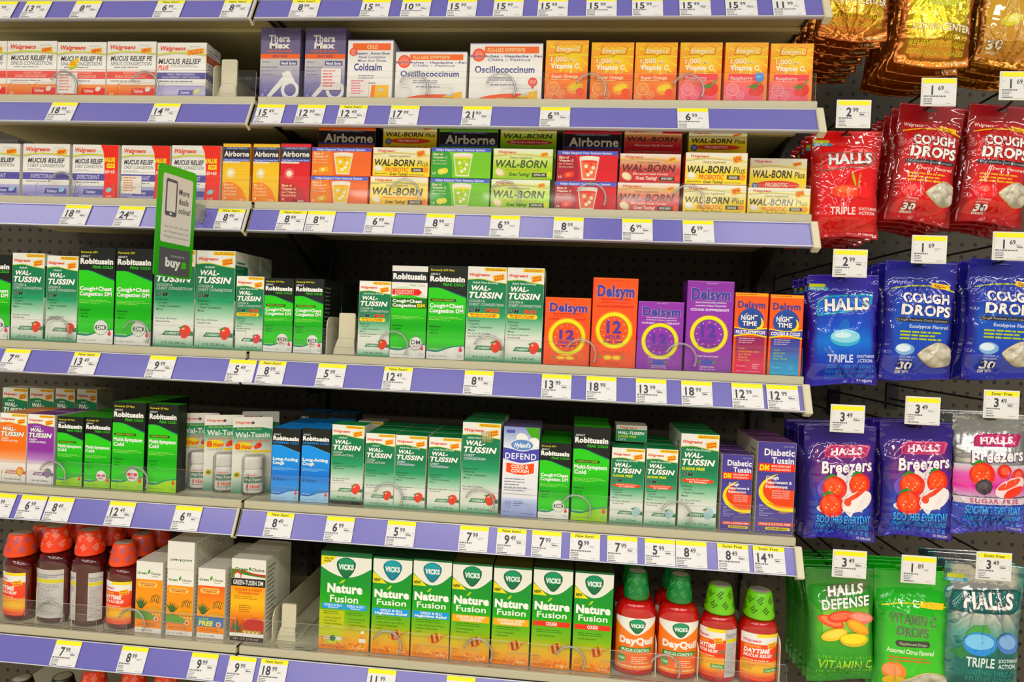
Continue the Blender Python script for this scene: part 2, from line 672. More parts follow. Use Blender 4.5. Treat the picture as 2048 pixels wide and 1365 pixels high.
def fence(k, x0, x1, rings, tabs, lab):
    z = ROW[k] + 0.0012
    H = 0.045

    def rr(xa, xb, h, r=0.007):
        P = [(xa, 0), (xb, 0)]
        P += [(xb - r + r * math.cos(a), h - r + r * math.sin(a)) for a in (0, 0.52, 1.05, 1.57)]
        P += [(xa + r - r * math.sin(a), h - r + r * math.cos(a)) for a in (0, 0.52, 1.05, 1.57)]
        return P
    b = MB().prism(rr(x0, x1, H, 0.003), 0.0040, 0.0056, mi=0, edge_mi=1)
    o = tag(link('clear_fence', b.mesh('clear_fence', ['clear', 'edge']), loc=(0, 0, z)), lab, 'shelf fence', 'clear plastic fences on the shelf fronts')
    for xa, xb in tabs:
        c = MB().prism(rr(xa, xb, 0.025), 0.0100, 0.0116, mi=0, edge_mi=1)
        link('stop_tab', c.mesh('stop_tab', ['clear', 'edge']), o, (0, 0, 0))
    for xc in rings:
        c = MB()
        pts = [(0.0245 * math.cos(a), 0, 0.0245 * math.sin(a)) for a in np.linspace(-0.5, 2.75, 44)]
        c.tube(pts, 0.0019, 12)
        link('grip_ring', c.mesh('grip_ring', 'ring'), o, (xc, 0.0079, 0.0185))
    return o


def px_list(k, y, xs):
    return [float(x_at(x, 0.008, ROW[k])) for x in xs]


FEN = {  # row: (fence end in the left bay, rings as pixels of their middle, tab spans as pixels)
    1: (515, (126, 288, 826, 1000, 1180, 1375), ((15, 60), (66, 112), (232, 308), (322, 468), (520, 600), (612, 690), (790, 820), (838, 905), (1000, 1075), (1092, 1160), (1500, 1608))),
    2: (500, (122, 808, 1008, 1180, 1375), ((68, 140), (154, 225), (240, 312), (390, 470), (562, 640), (650, 732), (905, 980), (1108, 1190), (1205, 1290), (1420, 1480), (1500, 1600))),
    3: (490, (110, 270, 785, 975, 1160, 1360), ((12, 80), (92, 140), (228, 298), (306, 382), (395, 468), (550, 620), (640, 712), (830, 893), (910, 940), (1100, 1172), (1195, 1268), (1290, 1362), (1395, 1462), (1490, 1590))),
    4: (484, (104, 268, 775, 958, 1150, 1350), ((0, 38), (50, 100), (136, 215), (230, 290), (374, 440), (450, 478), (540, 590), (630, 700), (720, 756), (1002, 1060), (1190, 1260), (1275, 1340), (1370, 1424), (1465, 1560))),
    5: (470, (98, 262, 772, 954, 1138, 1328), ((44, 125), (135, 190), (205, 250), (296, 370), (545, 606), (625, 690), (830, 905), (920, 960), (1010, 1080), (1200, 1270), (1430, 1500))),
}
for k, (xe, rings, tabs) in FEN.items():
    xm = float(x_at(xe, 0.005, ROW[k]))
    R = px_list(k, 0, rings)
    T = [tuple(px_list(k, 0, t)) for t in tabs]
    xm = min(xm, -0.006)
    fence(k, XL + 0.01, xm, [x for x in R if x < xm - 0.03], [t for t in T if t[1] < xm], f'clear plastic fence with rings on the {NAMES[k]}, {BAYS[0]}')
    fence(k, 0.004, 0.912, [x for x in R if x > 0.03], [t for t in T if t[0] > 0.004 and t[1] < 0.91], f'clear plastic fence with rings on the {NAMES[k]}, {BAYS[1]}')

# ------------------------------------------------------------------ price tags
TAGS = {  # row: [(pixel of the top-left corner, dollars, cents, heading)]
    0: [(-14, '11', '99', ''), (54, '13', '99', ''), (153, '8', '99', ''), (317, '6', '99', 'New Item!'), (450, '8', '99', 'New Item!'),
        (586, '8', '99', 'New Item!'), (726, '15', '99', ''), (806, '10', '99', ''), (897, '15', '99', ''), (989, '15', '99', ''),
        (1077, '15', '99', ''), (1173, '15', '99', ''), (1264, '15', '99', ''), (1358, '15', '99', ''), (1449.5, '15', '99', 'New Item!'), (1543, '11', '99', '')],
    1: [(105, '18', '99', ''), (309, '14', '99', ''), (516, '15', '49', ''), (596.7, '12', '99', ''), (679.6, '12', '49', 'New Item!'),
        (782.7, '17', '99', ''), (926, '21', '99', ''), (1081, '6', '99', ''), (1354, '6', '99', '')],
    2: [(132.6, '18', '99', ''), (239, '24', '99', ''), (437.5, '8', '99', 'New Item!'), (559.5, '8', '99', 'New Item!'), (616.5, '8', '99', ''),
        (734, '6', '99', ''), (853, '8', '99', ''), (982, '6', '99', ''), (1107.8, '8', '99', ''), (1244, '6', '99', ''), (1364.7, '6', '99', '')],
    3: [(12, '7', '99', ''), (150, '13', '49', 'New Item!'), (301, '9', '99', ''), (460, '5', '49', ''), (519, '8', '99', 'New Item!'),
        (637.7, '5', '99', ''), (769.6, '12', '49', 'New Item!'), (930, '8', '99', ''), (1084, '13', '99', ''), (1172.8, '18', '99', ''),
        (1271.5, '13', '99', ''), (1361.8, '18', '99', ''), (1462, '12', '99', ''), (1531.7, '12', '99', '')],
    4: [(-16, '6', '99', ''), (45, '6', '99', ''), (99, '8', '49', ''), (221, '12', '49', ''), (352.7, '6', '99', ''),
        (535, '8', '49', 'New Item!'), (654.7, '6', '99', ''), (776, '5', '99', ''), (920.4, '7', '99', ''), (995, '9', '49', 'New Item!'),
        (1064.5, '7', '99', ''), (1140.6, '9', '99', 'New Item!'), (1214.4, '7', '99', ''), (1289, '5', '99', ''), (1350, '8', '49', ''),
        (1433.6, '8', '49', 'Sugar Free'), (1505, '14', '99', 'Sugar Free')],
    5: [(113.7, '7', '99', ''), (245.5, '8', '99', ''), (385, '9', '99', ''), (460, '9', '99', ''), (523, '18', '99', 'New Item!'),
        (737, '11', '99', ''), (894, '11', '99', '')],
}
TW, TH = 0.0485, 0.0405
_tags = {}


def tag_mesh(d, c, head, seed, boxed):
    key = (d, c, head, seed, boxed)
    if key not in _tags:
        a = Art(TW, TH)
        a.r(0, 0, 1, 1, 'e4e3e3')
        a.r(0, 0, 1, .17, 'f2ea25')
        if head:
            a.t(head, .17, .035, .80, .145, '5a5410', 1, sh=.1)
        a.t('SP', .05, .31, .10, .36, '9a9aa8')
        x = .26 if len(d) == 1 else .12
        a.t(d, x, .27, None, .60, '3c3c44', 2)
        a.t(c, .465, .27, None, .44, '3c3c44', 1)
        a.ls(.66, .46, .86, .56, 2, '7f7f88', .35, seed, 2)
        if boxed:
            a.r(.65, .445, .97, .452, '9a9aa2').r(.962, .445, .968, .60, '9a9aa2').r(.65, .60, .97, .606, '9a9aa2')
            a.ls(.69, .52, .9, .59, 1, '66666e', .6, seed + 3, 2)
        a.ls(.03, .645, .72, .72, 1, '6b6b74', .7, seed, 12)
        a.ls(.03, .74, .34, .92, 3, '77777f', .45, seed + 1, 5)
        a.ls(.04, .93, .42, .985, 1, '4b4b52', .8, seed + 2, 14)
        a.ls(.72, .93, .95, .965, 1, '8a8a92', .5, seed + 5, 4)
        _tags[key] = a.build('price_tag', material='paper')
    return _tags[key]


def backing():
    if 'b' not in _tags:
        _tags['b'] = MB().box(0.0002, TW - 0.0002, 0, 0.0004, 0.0002, TH - 0.0002, 'e4e3e3').mesh('tag_backing', 'paper')
    return _tags['b']


ORD = 'first second third fourth fifth sixth seventh eighth ninth tenth eleventh twelfth thirteenth fourteenth fifteenth sixteenth seventeenth'.split()
STRIP = ['topmost', 'second', 'third', 'fourth', 'fifth', 'lowest full']


def price_tag(loc, rot, d, c, head, label, seed, group=None):
    o = link('price_tag', backing(), loc=loc, rot=rot)
    tag(o, label, 'price tag', group)
    link('price_print', tag_mesh(d, c, head, seed % 4, seed % 3 != 0), o, (0, 0, 0))
    return o


for k, L in TAGS.items():
    cnt = {0: 0, 1: 0}
    q = strip_point(ROW[k], 0.0003, 0.0022)
    prev = -9
    for i, (px, d, c, head) in enumerate(L):
        x = float(x_at(px, q[1], q[2]))
        x = max(x, prev + 0.0006)
        prev = x + TW
        bay = 0 if x < -0.02 else 1
        cnt[bay] += 1
        lab = f'{d}.{c} price tag, {ORD[cnt[bay] - 1]} along the {STRIP[k]} strip, {BAYS[bay]}'
        p = strip_point(ROW[k], TH + 0.0003, 0.0018)
        price_tag((x, p[1], p[2]), (-TILT, 0, 0), d, c, head, lab, i * 7 + k, 'price tags in the shelf channels')

# ------------------------------------------------------------------ printed fronts
def walgreens(a, x0, y0, x1, y1, c='e0563c'):
    a.t('Walgreens', x0, y0, x1, y1, c, 2, sh=.25)


def burst(a, cx, cy, rx, ry, txt, c='f6bc20', tc='dc4a1c', rot=-.2, bg=None):
    k = a.w / a.h
    P = []
    for i in range(24):
        m = 1 if i % 2 else .86
        t = 2 * math.pi * i / 24
        q = 1 / max(abs(math.cos(t)), abs(math.sin(t))) * .92
        x, y = rx * m * math.cos(t) * min(q, 1.25), ry * m * math.sin(t) * min(q, 1.25) / k
        P.append((cx + x * math.cos(rot) - y * math.sin(rot), cy + (x * math.sin(rot) + y * math.cos(rot)) * k))
    a.p(P, c)
    n = len(txt)
    for i, s in enumerate(txt):
        hh = ry * 1.5 / n
        y = cy - ry * .75 + hh * i
        a.t(s, cx - rx * .7, y + hh * .12, cx + rx * .7, y + hh * .85, tc, 3, sh=.1, rot=rot)


def d_mucus(a, kind='pe', mark=False):
    W = kind in ('pe', 'plus')
    a.r(0, 0, 1, 1, 'f0eee9')
    a.g(0, .1, 1, .2, [(0, 'e4e2da'), (1, 'f0eee9')])
    val = kind == 'value'
    xr = .68 if val else 1.0
    a.s_([(0, .2), (.3, .165), (.65, .17), (1, .2)], [(0, .225), (.3, .19), (.65, .195), (1, .225)], 'cfd226')
    a.s_([(0, .232), (.3, .197), (.65, .202), (1, .23)], [(0, .242), (.3, .207), (.65, .21), (1, .24)], 'b9b9b2')
    walgreens(a, .06 if not val else .05, .06, .58 if not val else .5, .135)
    a.t('See Drug Facts', .66, .055, .88, .08, '9b9b9b')
    if kind == 'plus':
        burst(a, .78, .16, .21, .055, ['New Bonus', 'Value'], rot=-.14)
        a.t('MUCUS RELIEF', .02, .285, .9, .375, '55555a', 2, sh=.2)
        a.t('PLUS', .02, .405, .24, .475, 'e2584a', 3, sh=.2)
        a.ls(.28, .39, .86, .45, 2, '8a8a8a', .4, 3, 6)
        B, L, B2 = '575493', 'bcb6dd', '6d66ad'
        a.r(0, .53, 1, .645, B)
        a.t('NASAL / SINUS CONGESTION', .22, .545, .78, .578, 'c9c6e6', 2, sh=.1)
        a.t('COUGH SUPPRESSANT / CHEST CONGESTION', .1, .6, .88, .632, 'c9c6e6', 1, sh=.1)
        a.ls(.05, .675, .75, .72, 1, '8f8f9a', .5)
        a.r(0, .755, 1, .765, 'c9c8d8')
        a.g(0, .765, 1, 1, [(0, 'b6b0dc'), (.6, 'cdc9ea'), (1, '8f88c4')])
        a.p([(.47, .84), (.78, .84), (.75, .93), (.44, .93)], B2)
        a.t('Caplets', .5, .862, .68, .905, 'e6e4f4', 2, sh=.2)
        a.e(.83, .865, .085, c='d9d38a', rot=-.5, ry=.045)
        a.e(.82, .86, .06, c='e9e4ab', rot=-.5, ry=.025)
        a.r(0, .985, 1, 1, '6d66ad')
        return
    if kind == 'pe':
        burst(a, .8, .155, .13, .05, ['NEW!'], rot=-.14)
        a.t('MUCUS RELIEF PE', .07, .255, .93, .335, '4a4a50', 2, sh=.2)
        a.t('SINUS CONGESTION', .07, .355, .92, .42, '55555b', 0, sh=.2)
        a.ls(.14, .445, .9, .47, 1, '85858a', .6, 2, 6)
        R, O = 'e05a50', 'ee7440'
        a.r(0, .525, 1, .655, R)
        a.t('EXPECTORANT /', .34, .54, .74, .572, 'f6b8a8', 1, sh=.1)
        a.t('NASAL DECONGESTANT', .17, .59, .82, .635, 'f6b8a8', 2, sh=.1)
        a.ls(.08, .685, .7, .71, 1, '8f8f8f', .6)
        a.g(0, .755, 1, 1, [(0, 'f0a070'), (.3, 'f08a48'), (.75, 'ee6428'), (1, 'd84420')])
        a.p([(.53, .82), (1, .82), (1, .93), (.5, .93)], 'e03a22')
        a.t('Tablets', .56, .84, .76, .895, 'f6d8c8', 2, sh=.2)
        a.e(.855, .835, .06, c='e8e4da', rot=-.5, ry=.04)
        a.t('30', .06, .9, .15, .945, 'f8c8a0', 2)
        if mark:
            a.p([(.22, .4), (.42, .27), (.45, .33), (.4, .42), (.27, .47)], 'ecc81c')
            a.p([(.25, .46), (.4, .41), (.42, .45), (.27, .5)], 'b8c03c')
            a.ls(.27, .35, .4, .42, 2, 'e0803c', .5, 3, 3)
        a.t('IMMEDIATE-RELEASE TABLETS', .2, .94, .75, .965, 'f8c8a0', 1)
        return
    if kind == 'chest':
        burst(a, .83, .145, .12, .055, ['NEW!'], rot=-.14)
        x0, x1 = .1, .9
    else:
        x0, x1 = .05, .66
    a.t('MUCUS RELIEF', x0, .265, x1, .345, '4a4a50', 3, sh=.2)
    a.t('CHEST CONGESTION', x0, .37, x1, .43, '55555b', 0, sh=.2)
    a.t('Guaifenesin 400 mg', x0, .455, x0 + .3, .48, '77777c')
    a.r(0, .53, 1, .66, '55509a')
    a.t('EXPECTORANT', .17 if not val else .1, .56, .73 if not val else .6, .63, 'c4c1e4', 2, sh=.15)
    a.ls(.07, .685, .6, .72, 1, '909098', .5)
    a.g(0, .76, 1, 1, [(0, 'b9b7dc'), (.4, 'a9a6d4'), (.9, '8a84c0'), (1, '6a64a8')])
    xe = .95 if not val else .72
    a.p([(xe - .45, .82), (xe, .82), (xe, .92), (xe - .48, .92)], '554f9c')
    a.t('Tablets', xe - .42, .845, xe - .2, .895, 'dcdaf0', 2, sh=.2)
    a.t('IMMEDIATE-RELEASE TABLETS', .15, .94, .7, .965, 'd6d4ee', 1)
    if val:
        a.p([(.61, 0), (1, 0), (1, 1), (.68, 1), (.71, .6), (.70, .3), (.67, .12)], 'e8422a')
        a.t('VALUE', .68, .235, .93, .31, 'f4ea2a', 4)
        a.t('SIZE', .75, .345, .93, .42, 'f4ea2a', 4)
        a.t('60+60', .72, .46, .93, .52, 'f8d8cc', 3)
        a.e(.81, .83, .065, c='9fd0dc', ry=.04, rot=-.4)
        a.t('120', .75, .93, .87, .96, 'f8d8cc', 2)
    else:
        a.e(.85, .845, .065, c='9fc6de', ry=.04, rot=-.4)


def d_theramax(a):
    a.r(0, 0, 1, .35, '6b6488')
    a.t('12 Actuations', .7, .02, .9, .04, '9a96b0')
    a.t('Thera', .2, .1, .74, .19, 'ece8e2', 2)
    a.t('Max', .22, .205, .74, .28, 'ece8e2', 4)
    a.t('Cold & Flu Relief', .14, .3, .8, .335, 'd06a3c', 2)
    a.r(0, .36, 1, .425, 'ef6e2e')
    a.t('ZINC FREE', .3, .375, .68, .41, '4c3a5c', 1)
    a.g(0, .425, 1, 1, [(0, 'c9c6c4'), (.35, 'a9a6b4'), (.6, '8480ac'), (1, '4f4a8c')])
    a.t('Works in:', .04, .46, .25, .48, '5c5a68', 1)
    a.r(.5, .455, .94, .52, '5b5582')
    a.t('Nasal Spray', .53, .47, .91, .505, 'e4e2ea', 3)
    for i in range(3):
        a.t(('Head & Chest Congestion', 'Runny Nose', 'Sinus Pressure')[i], .04, .53 + .05 * i, (.44, .28, .34)[i], .555 + .05 * i, '55536a', 0)
    a.p([(.15, .97), (.6, .66), (.66, .6), (.76, .6), (.8, .66), (.24, .99)], 'e6e4e2')
    a.ring(.78, .86, .15, .23, 'e9e7e4')
    a.p([(.56, .62), (.78, .62), (.9, .74), (.68, .8)], 'e9e7e4')
    for x, y, r_ in ((.08, .93, .035), (.15, .87, .02), (.12, .98, .03), (.2, .95, .02)):
        a.e(x, y, r_, c='9a98d8')


def d_boiron(a, kind):
    a.r(0, 0, 1, 1, 'efede9')
    flu = kind != 'cold'
    a.r(0, 0, 1, .012, '5b55a8')
    a.r(.2 if flu else .1, .055, .95, .17, 'f0713a')
    a.t('FLU-LIKE SYMPTOMS' if flu else 'COLD', .24 if flu else .42, .085, .76 if flu else .66, .145, 'f6cfa0', 4, sp=.06)
    a.e(.12, .2, .09, c='e8503c')
    a.e(.12, .2, .075, c='ee7a62')
    for i in range(4):
        a.t(('Works', 'naturally', 'with your', 'body')[i], .075, .155 + .027 * i, .165, .172 + .027 * i, 'f6d8cc')
    L = ('Body Aches - Headache - Fever', 'Chills - Fatigue') if flu else ('Sneezing - Runny Nose', 'Nasal Congestion', 'Minor Sore Throat')
    for i, s in enumerate(L):
        n = len(s) * .0185
        a.t(s, .54 - n / 1, .2 + .06 * i, .54 + n / 1, .24 + .06 * i, '6a6a96', 1)
    nm = 'Oscillococcinum' if flu else 'Coldcalm'
    a.t(nm, .07 if flu else .14, .39, .9 if flu else .77, .5, '4a4a88', 2)
    a.ls(.25, .58, .75, .66, 2, '8c8c9e', .4, 5)
    a.ls(.3, .7, .8, .74, 1, '7c7c98', .5, 6, 9)
    if flu:
        a.s_([(.02, .99), (.25, .9), (.5, .86), (.9, .86)], [(.02, 1), (.9, 1)], 'f0602c', 'f07a30')
        a.s_([(.58, 1), (.75, .86), (.95, .8)], [(.58, 1), (.95, 1)], 'f2bf22')
        a.e(.78, .87, .06, c='c6cfd8', ry=.018, rot=-.2)
        a.ls(.38, .93, .55, .99, 2, 'f8c070', .4, 6)
        a.ls(.66, .92, .9, .96, 1, 'b88a18', .5, 7)
        if kind == 'flu_big':
            a.e(.88, .66, .065, c='e05a52')
            a.p([(.82, .68), (.94, .68), (.88, .78)], 'e05a52')
            a.t('VALUE', .835, .63, .925, .655, 'f4c8bc', 2)
            a.t('PACK', .84, .665, .92, .69, 'f4c8bc', 2)
    else:
        a.p([(.55, 1), (.58, .74), (.93, .74), (.93, 1)], 'efc024')
        a.p([(.52, 1), (.55, .74), (.64, .74), (.60, 1)], 'f0882c')
        a.e(.76, .82, .06, c='c9cdd0', ry=.025)


def d_emergen(a, fl='orange', dot=False):
    a.g(0, 0, 1, 1, [(0, 'f6c414'), (.2, 'f6ae14'), (.5, 'f29418'), (1, 'f08a18')])
    a.e(.6, .22, .5, c='f5a616', ry=.3, c2='f8e24a', n=28)
    for i in range(9):
        t = -.5 + i * .5
        a.p([(.6, .22), (.6 + .55 * math.cos(t), .22 + .32 * math.sin(t)), (.6 + .55 * math.cos(t + .1), .22 + .32 * math.sin(t + .1))], 'f8d63c')
    P = [(.2, .2), (.24, .08)] + [(.3 + .09 * i, .055 + (.035 if i % 2 else 0)) for i in range(5)] + [(.86, .08), (.83, .2), (.6, .2), (.5, .235), (.45, .2)]
    a.p(P, 'd8661c')
    a.p([(x * .94 + .03, y * .9 + .014) for x, y in P], 'f6c83a')
    a.t('Emergen-C', .25, .105, .8, .17, 'f7ecc0', 3, sh=.12, o='d8581c')
    a.t('1,000', .12, .27, .5, .345, 'f9e6c0', 3, o='f07a2c', ob=1)
    a.t('MG', .56, .3, .7, .345, 'f9e0b0', 3)
    a.t('Vitamin C', .12, .375, .8, .455, 'fbf0dc', 3)
    if fl == 'orange':
        a.g(.1, .53, 1, .63, [(0, 'ee6a3c'), (1, 'ee7838')])
        a.t('Super Orange', .15, .555, .78, .605, 'f9d8b8', 3)
        a.g(0, .63, 1, 1, [(0, 'f08a30'), (.5, 'f0762a'), (1, 'ee5a34')])
        c1, c2 = 'f7c690', 'f2a060'
        a.e(.72, .76, .2, c='f2a43a', rot=-.25, ry=.1)
        a.e(.72, .745, .16, c='f7d24a', rot=-.25, ry=.05)
        a.e(.84, .83, .1, c='f25a2c')
    else:
        a.g(.1, .515, .92, 1, [(0, 'e5444c'), (.25, 'ee5a62'), (.7, 'ee6e7c'), (1, 'e8506a')])
        a.g(0, .62, .92, 1, [(0, 'ee7a5c'), (.4, 'ee7080'), (1, 'ea5a74')])
        a.t('Raspberry', .14, .555, .66, .605, 'f6c6c0', 3)
        c1, c2 = 'f5b0b4', 'f08a94'
        a.e(.77, .76, .17, c='e23a2c')
        a.e(.68, .8, .1, c='e8483a')
        a.p([(.55, .72), (.7, .68), (.82, .7), (.72, .76)], '4f8a30')
        a.p([(.78, .69), (.86, .6), (.9, .61), (.82, .7)], '6f9a40')
    a.ls(.13, .625, .6, .645, 1, c1, .6)
    for x, y, r_ in ((.2, .77, .15), (.38, .86, .1), (.1, .9, .09)):
        a.ring(x, y, r_ * .86, r_, c1)
        a.ring(x, y, r_ * .55, r_ * .62, c1)
        a.e(x, y, r_ * .45, c=c2)
    a.ls(.1, .955, .9, .98, 1, c1, .6, 9, 9)
    if dot:
        a.e(.82, .565, .11, c='5a94d8')
        a.ls(.75, .54, .89, .59, 3, 'a8cdf0', .5, 3, 2)


def airname(a, y0, y1, x0=.04, x1=.96, c='f2efe8'):
    a.t('Airborne', x0, y0, x1, y1, c, 2)


def d_airchew(a, red=False):
    bg, sw = ('d8283a', 'c01c34') if red else ('f2c414', 'ef8a1c')
    a.r(0, 0, 1, 1, bg)
    a.r(0, .055, 1, .1, '3f4a78')
    a.t('CHEWABLE TABLETS', .12, .062, .88, .09, 'b9c4e0', 1)
    a.r(0, .1, 1, .25, '20202c')
    airname(a, .13, .215)
    a.r(0, .25, 1, .3, '4f58b0')
    a.t('Helps Support Your Immune System', .05, .262, .95, .288, 'c9d2f2', 2)
    a.r(0, .3, .62, .33, 'e8e4d0')
    a.s_([(0, .66), (.4, .66), (.75, .78), (.95, 1)], [(0, 1), (.95, 1)], sw)
    for i, s in enumerate(('Blast of', 'Vitamin C', 'plus 17 Vitamins,', 'Minerals & Herbs')):
        a.t(s, .06, .68 + i * .055, (.4, .54, .55, .55)[i], .715 + i * .055, 'f7dcae', 2 if i < 2 else 1)
    a.t('32', .06, .91, .16, .945, 'f9e8d0', 2)
    a.e(.5, .945, .1, c='f0a020' if not red else '8a1c30', ry=.025)
    a.t('Berry' if red else 'Citrus', .62, .93, .82, .965, 'f9e8d0', 1)
    a.e(.3, .5, .17, c='e8d9a0' if not red else 'e06a70', rot=.3, ry=.09)
    a.e(.3, .5, .1, c='f4ecd0', rot=.3, ry=.05)


def d_aireff(a, fl):
    bg, pan, liq, fr = {'orange': ('f2741c', 'f08a48', 'f4cf30', 'f6b020'), 'lime': ('83c81c', '4aa444', 'a8d850', 'e6e060'),
                        'berry': ('d8283a', 'a81c34', 'ee7a5c', 'e84a34')}[fl]
    a.r(0, 0, 1, 1, bg)
    a.r(0, 0, 1, .13, '5560c4')
    a.t('Helps Support Your Immune System', .08, .03, .9, .1, 'd6dcf6', 3)
    a.p([(0, .13), (.3, .13), (.34, .4), (.36, .7), (.36, 1), (0, 1)], pan)
    for i, s in enumerate(('Blast of', 'Vitamin C', 'plus 13 Vitamins,', 'Minerals & Herbs')):
        a.t(s, .03, .18 + i * .11, (.19, .27, .26, .27)[i], .255 + i * .1, 'f8e8d6', 2 if i < 2 else 0)
    a.t('10', .03, .82, .08, .9, 'f8e8d6', 1)
    a.e(.17, .8, .06, c=fr, ry=.1)
    a.e(.23, .77, .06, c=fr, ry=.1)
    a.e(.19, .79, .035, c='f8e498' if fl != 'berry' else 'f08468', ry=.06)
    # tumbler
    a.p([(.365, .2), (.70, .2), (.64, .95), (.42, .95)], 'efe9d8')
    a.p([(.395, .34), (.672, .34), (.63, .9), (.435, .9)], liq)
    a.e(.532, .21, .168, c='f7f3e8', ry=.045)
    a.e(.532, .34, .138, c=fr, ry=.04)
    for x, y, r_ in ((.48, .5, .03), (.56, .44, .025), (.6, .55, .03), (.5, .65, .022), (.57, .7, .028), (.52, .78, .03)):
        a.e(x, y, r_, c='f7f0d0' if r_ > .026 else fr)


def d_airstand(a, fl):
    top = {'orange': 'e8731c', 'lime': '6aa41c', 'berry': 'a81c30'}[fl]
    a.r(0, 0, 1, 1, '1e1c22')
    a.r(0, 0, 1, .22, top)
    a.t('10 Tablets', .68, .05, .94, .1, 'd8c8b0', 1)
    a.r(.2, .2, .82, .27, '4a4e66')
    a.t('EFFERVESCENT TABLETS', .24, .215, .78, .258, 'a9aec6', 1)
    airname(a, .34, .64, .1, .96, 'e6dfd0')
    a.r(0, .66, 1, .72, '4c52a8')
    a.r(0, .72, 1, 1, top)


def d_walborn(a, kind, stand=False):
    nm = 'WAL-BORN'
    plus = kind == 'plus'
    g = {'plus': [(0, 'f2f0e8'), (.3, 'f2ecc0'), (.6, 'f2dc5a'), (1, 'f2d63c')], 'lime': [(0, 'f0f2e4'), (.3, 'dcea9a'), (.6, 'b4d84c'), (1, '98cc34')],
         'berry': [(0, 'f2ece6'), (.25, 'e6b48c'), (.5, 'd05a50'), (1, 'c02c38')], 'orange': [(0, 'f2f0e8'), (.3, 'f4e48a'), (.6, 'f4d028'), (1, 'f2ba14')]}[kind]
    if stand:
        g = [(q * .5, c) for q, c in g] + [(1, g[-1][1])]
    a.g(0, 0, 1, 1, g)
    a.s_([(0, .2 if not stand else .14), (.4, .15 if not stand else .11), (1, .23 if not stand else .16)],
         [(0, .235 if not stand else .155), (.4, .18 if not stand else .125), (1, .26 if not stand else .175)], 'e6d86a' if kind != 'berry' else 'e8b84a')
    a.s_([(0, .25 if not stand else .16), (.4, .19 if not stand else .13), (1, .28 if not stand else .185)],
         [(0, .27 if not stand else .17), (.4, .205 if not stand else .137), (1, .295 if not stand else .192)], 'b8a890')
    walgreens(a, .08, .07 if not stand else .03, .38, .15 if not stand else .07, 'd8604c')
    if stand:
        if kind in ('plus',):
            burst(a, .83, .09, .09, .035, ['NEW!'], rot=-.2)
        else:
            a.r(.66, .03, 1, .1, 'c4343c')
        a.t(nm, .05, .2, .75 if plus else .93, .32, '3a3226', 2, sh=.15)
        if plus:
            a.t('Plus', .79, .22, .97, .32, '4a4232', 1, sh=.15)
            a.e(.5, .44, .39, c='dc5040', ry=.075)
            a.t('PROBIOTIC', .28, .405, .68, .47, 'f3dcc8', 2, sh=.15)
            a.e(.1, .46, .06, c='4a5a8a')
            a.e(.1, .46, .04, c='8a9ac0')
        else:
            a.e(.52, .43, .42, c='c23a4a', ry=.07)
            a.t('Effervescent Health Formula!', .18, .4, .85, .455, 'f0c8c0', 1, sh=.1)
        a.ls(.1, .6, .9, .9, 5, '8a7a4a', .4)
        return
    if plus:
        burst(a, .84, .2, .085, .13, ['NEW!'], rot=-.22)
    elif kind != 'orange':
        burst(a, .86, .19, .07, .09, ['NEW!'], c='f2d03a', rot=-.22)
    a.t('Dietary Supplement', .28, .25, .66, .33, '8a7c60', 0, sh=.1)
    dark = '2e2a22' if kind in ('plus', 'orange') else ('4c5a2c' if kind == 'lime' else '5a2a2a')
    if plus:
        a.t(nm, .03, .42, .74, .64, dark, 2, sh=.18)
        a.t('Plus', .78, .44, .97, .64, '4a4232', 0, sh=.15)
        a.t('PROBIOTIC', .22, .7, .63, .84, 'e2682c', 2, sh=.15)
        a.e(.1, .73, .08, c='e4dcc0', ry=.12, rot=.2)
        a.e(.1, .71, .06, c='f4efe0', ry=.08, rot=.2)
        a.t('Great Tasting!', .3, .88, .62, .965, '5a4c22', 2, sh=.2)
        a.ls(.03, .9, .26, .95, 1, '8a7a34', .6)
        a.r(.68, .7, .9, .84, '3c3830')
        a.t('ORANGE', .71, .735, .85, .81, 'e8e0c8', 2)
        a.e(.93, .76, .05, c='f09a2c', ry=.1)
    else:
        a.t(nm, .04, .38, .92, .62, dark, 2, sh=.2)
        a.t('Effervescent Health Formula!', .22, .665, .8, .735, {'lime': 'c8a428', 'berry': 'f4d8c8', 'orange': 'e0702c'}[kind], 1, sh=.1)
        a.e(.12, .8, .09, c='d8c08a', ry=.13, rot=.5)
        a.e(.11, .78, .075, c='f0e4c4', ry=.1, rot=.5)
        a.t('Great Tasting!', .27, .79, .62, .9, 'f4e4d4' if kind == 'berry' else '3c3a1c', 2, sh=.2)
        a.r(.66, .79, .93, .92, '2c2a26')
        a.t({'lime': 'LEMON-LIME', 'berry': 'MIXED BERRY', 'orange': 'ORANGE'}[kind], .69, .82, .88, .89, 'e8e4d8', 2)
        a.e(.95, .84, .045, c={'lime': 'd6e04a', 'berry': 'e85a3c', 'orange': 'f08a1c'}[kind], ry=.1)
    a.ls(.64, .93, .96, .97, 1, '8a7a50', .6, 4, 9)


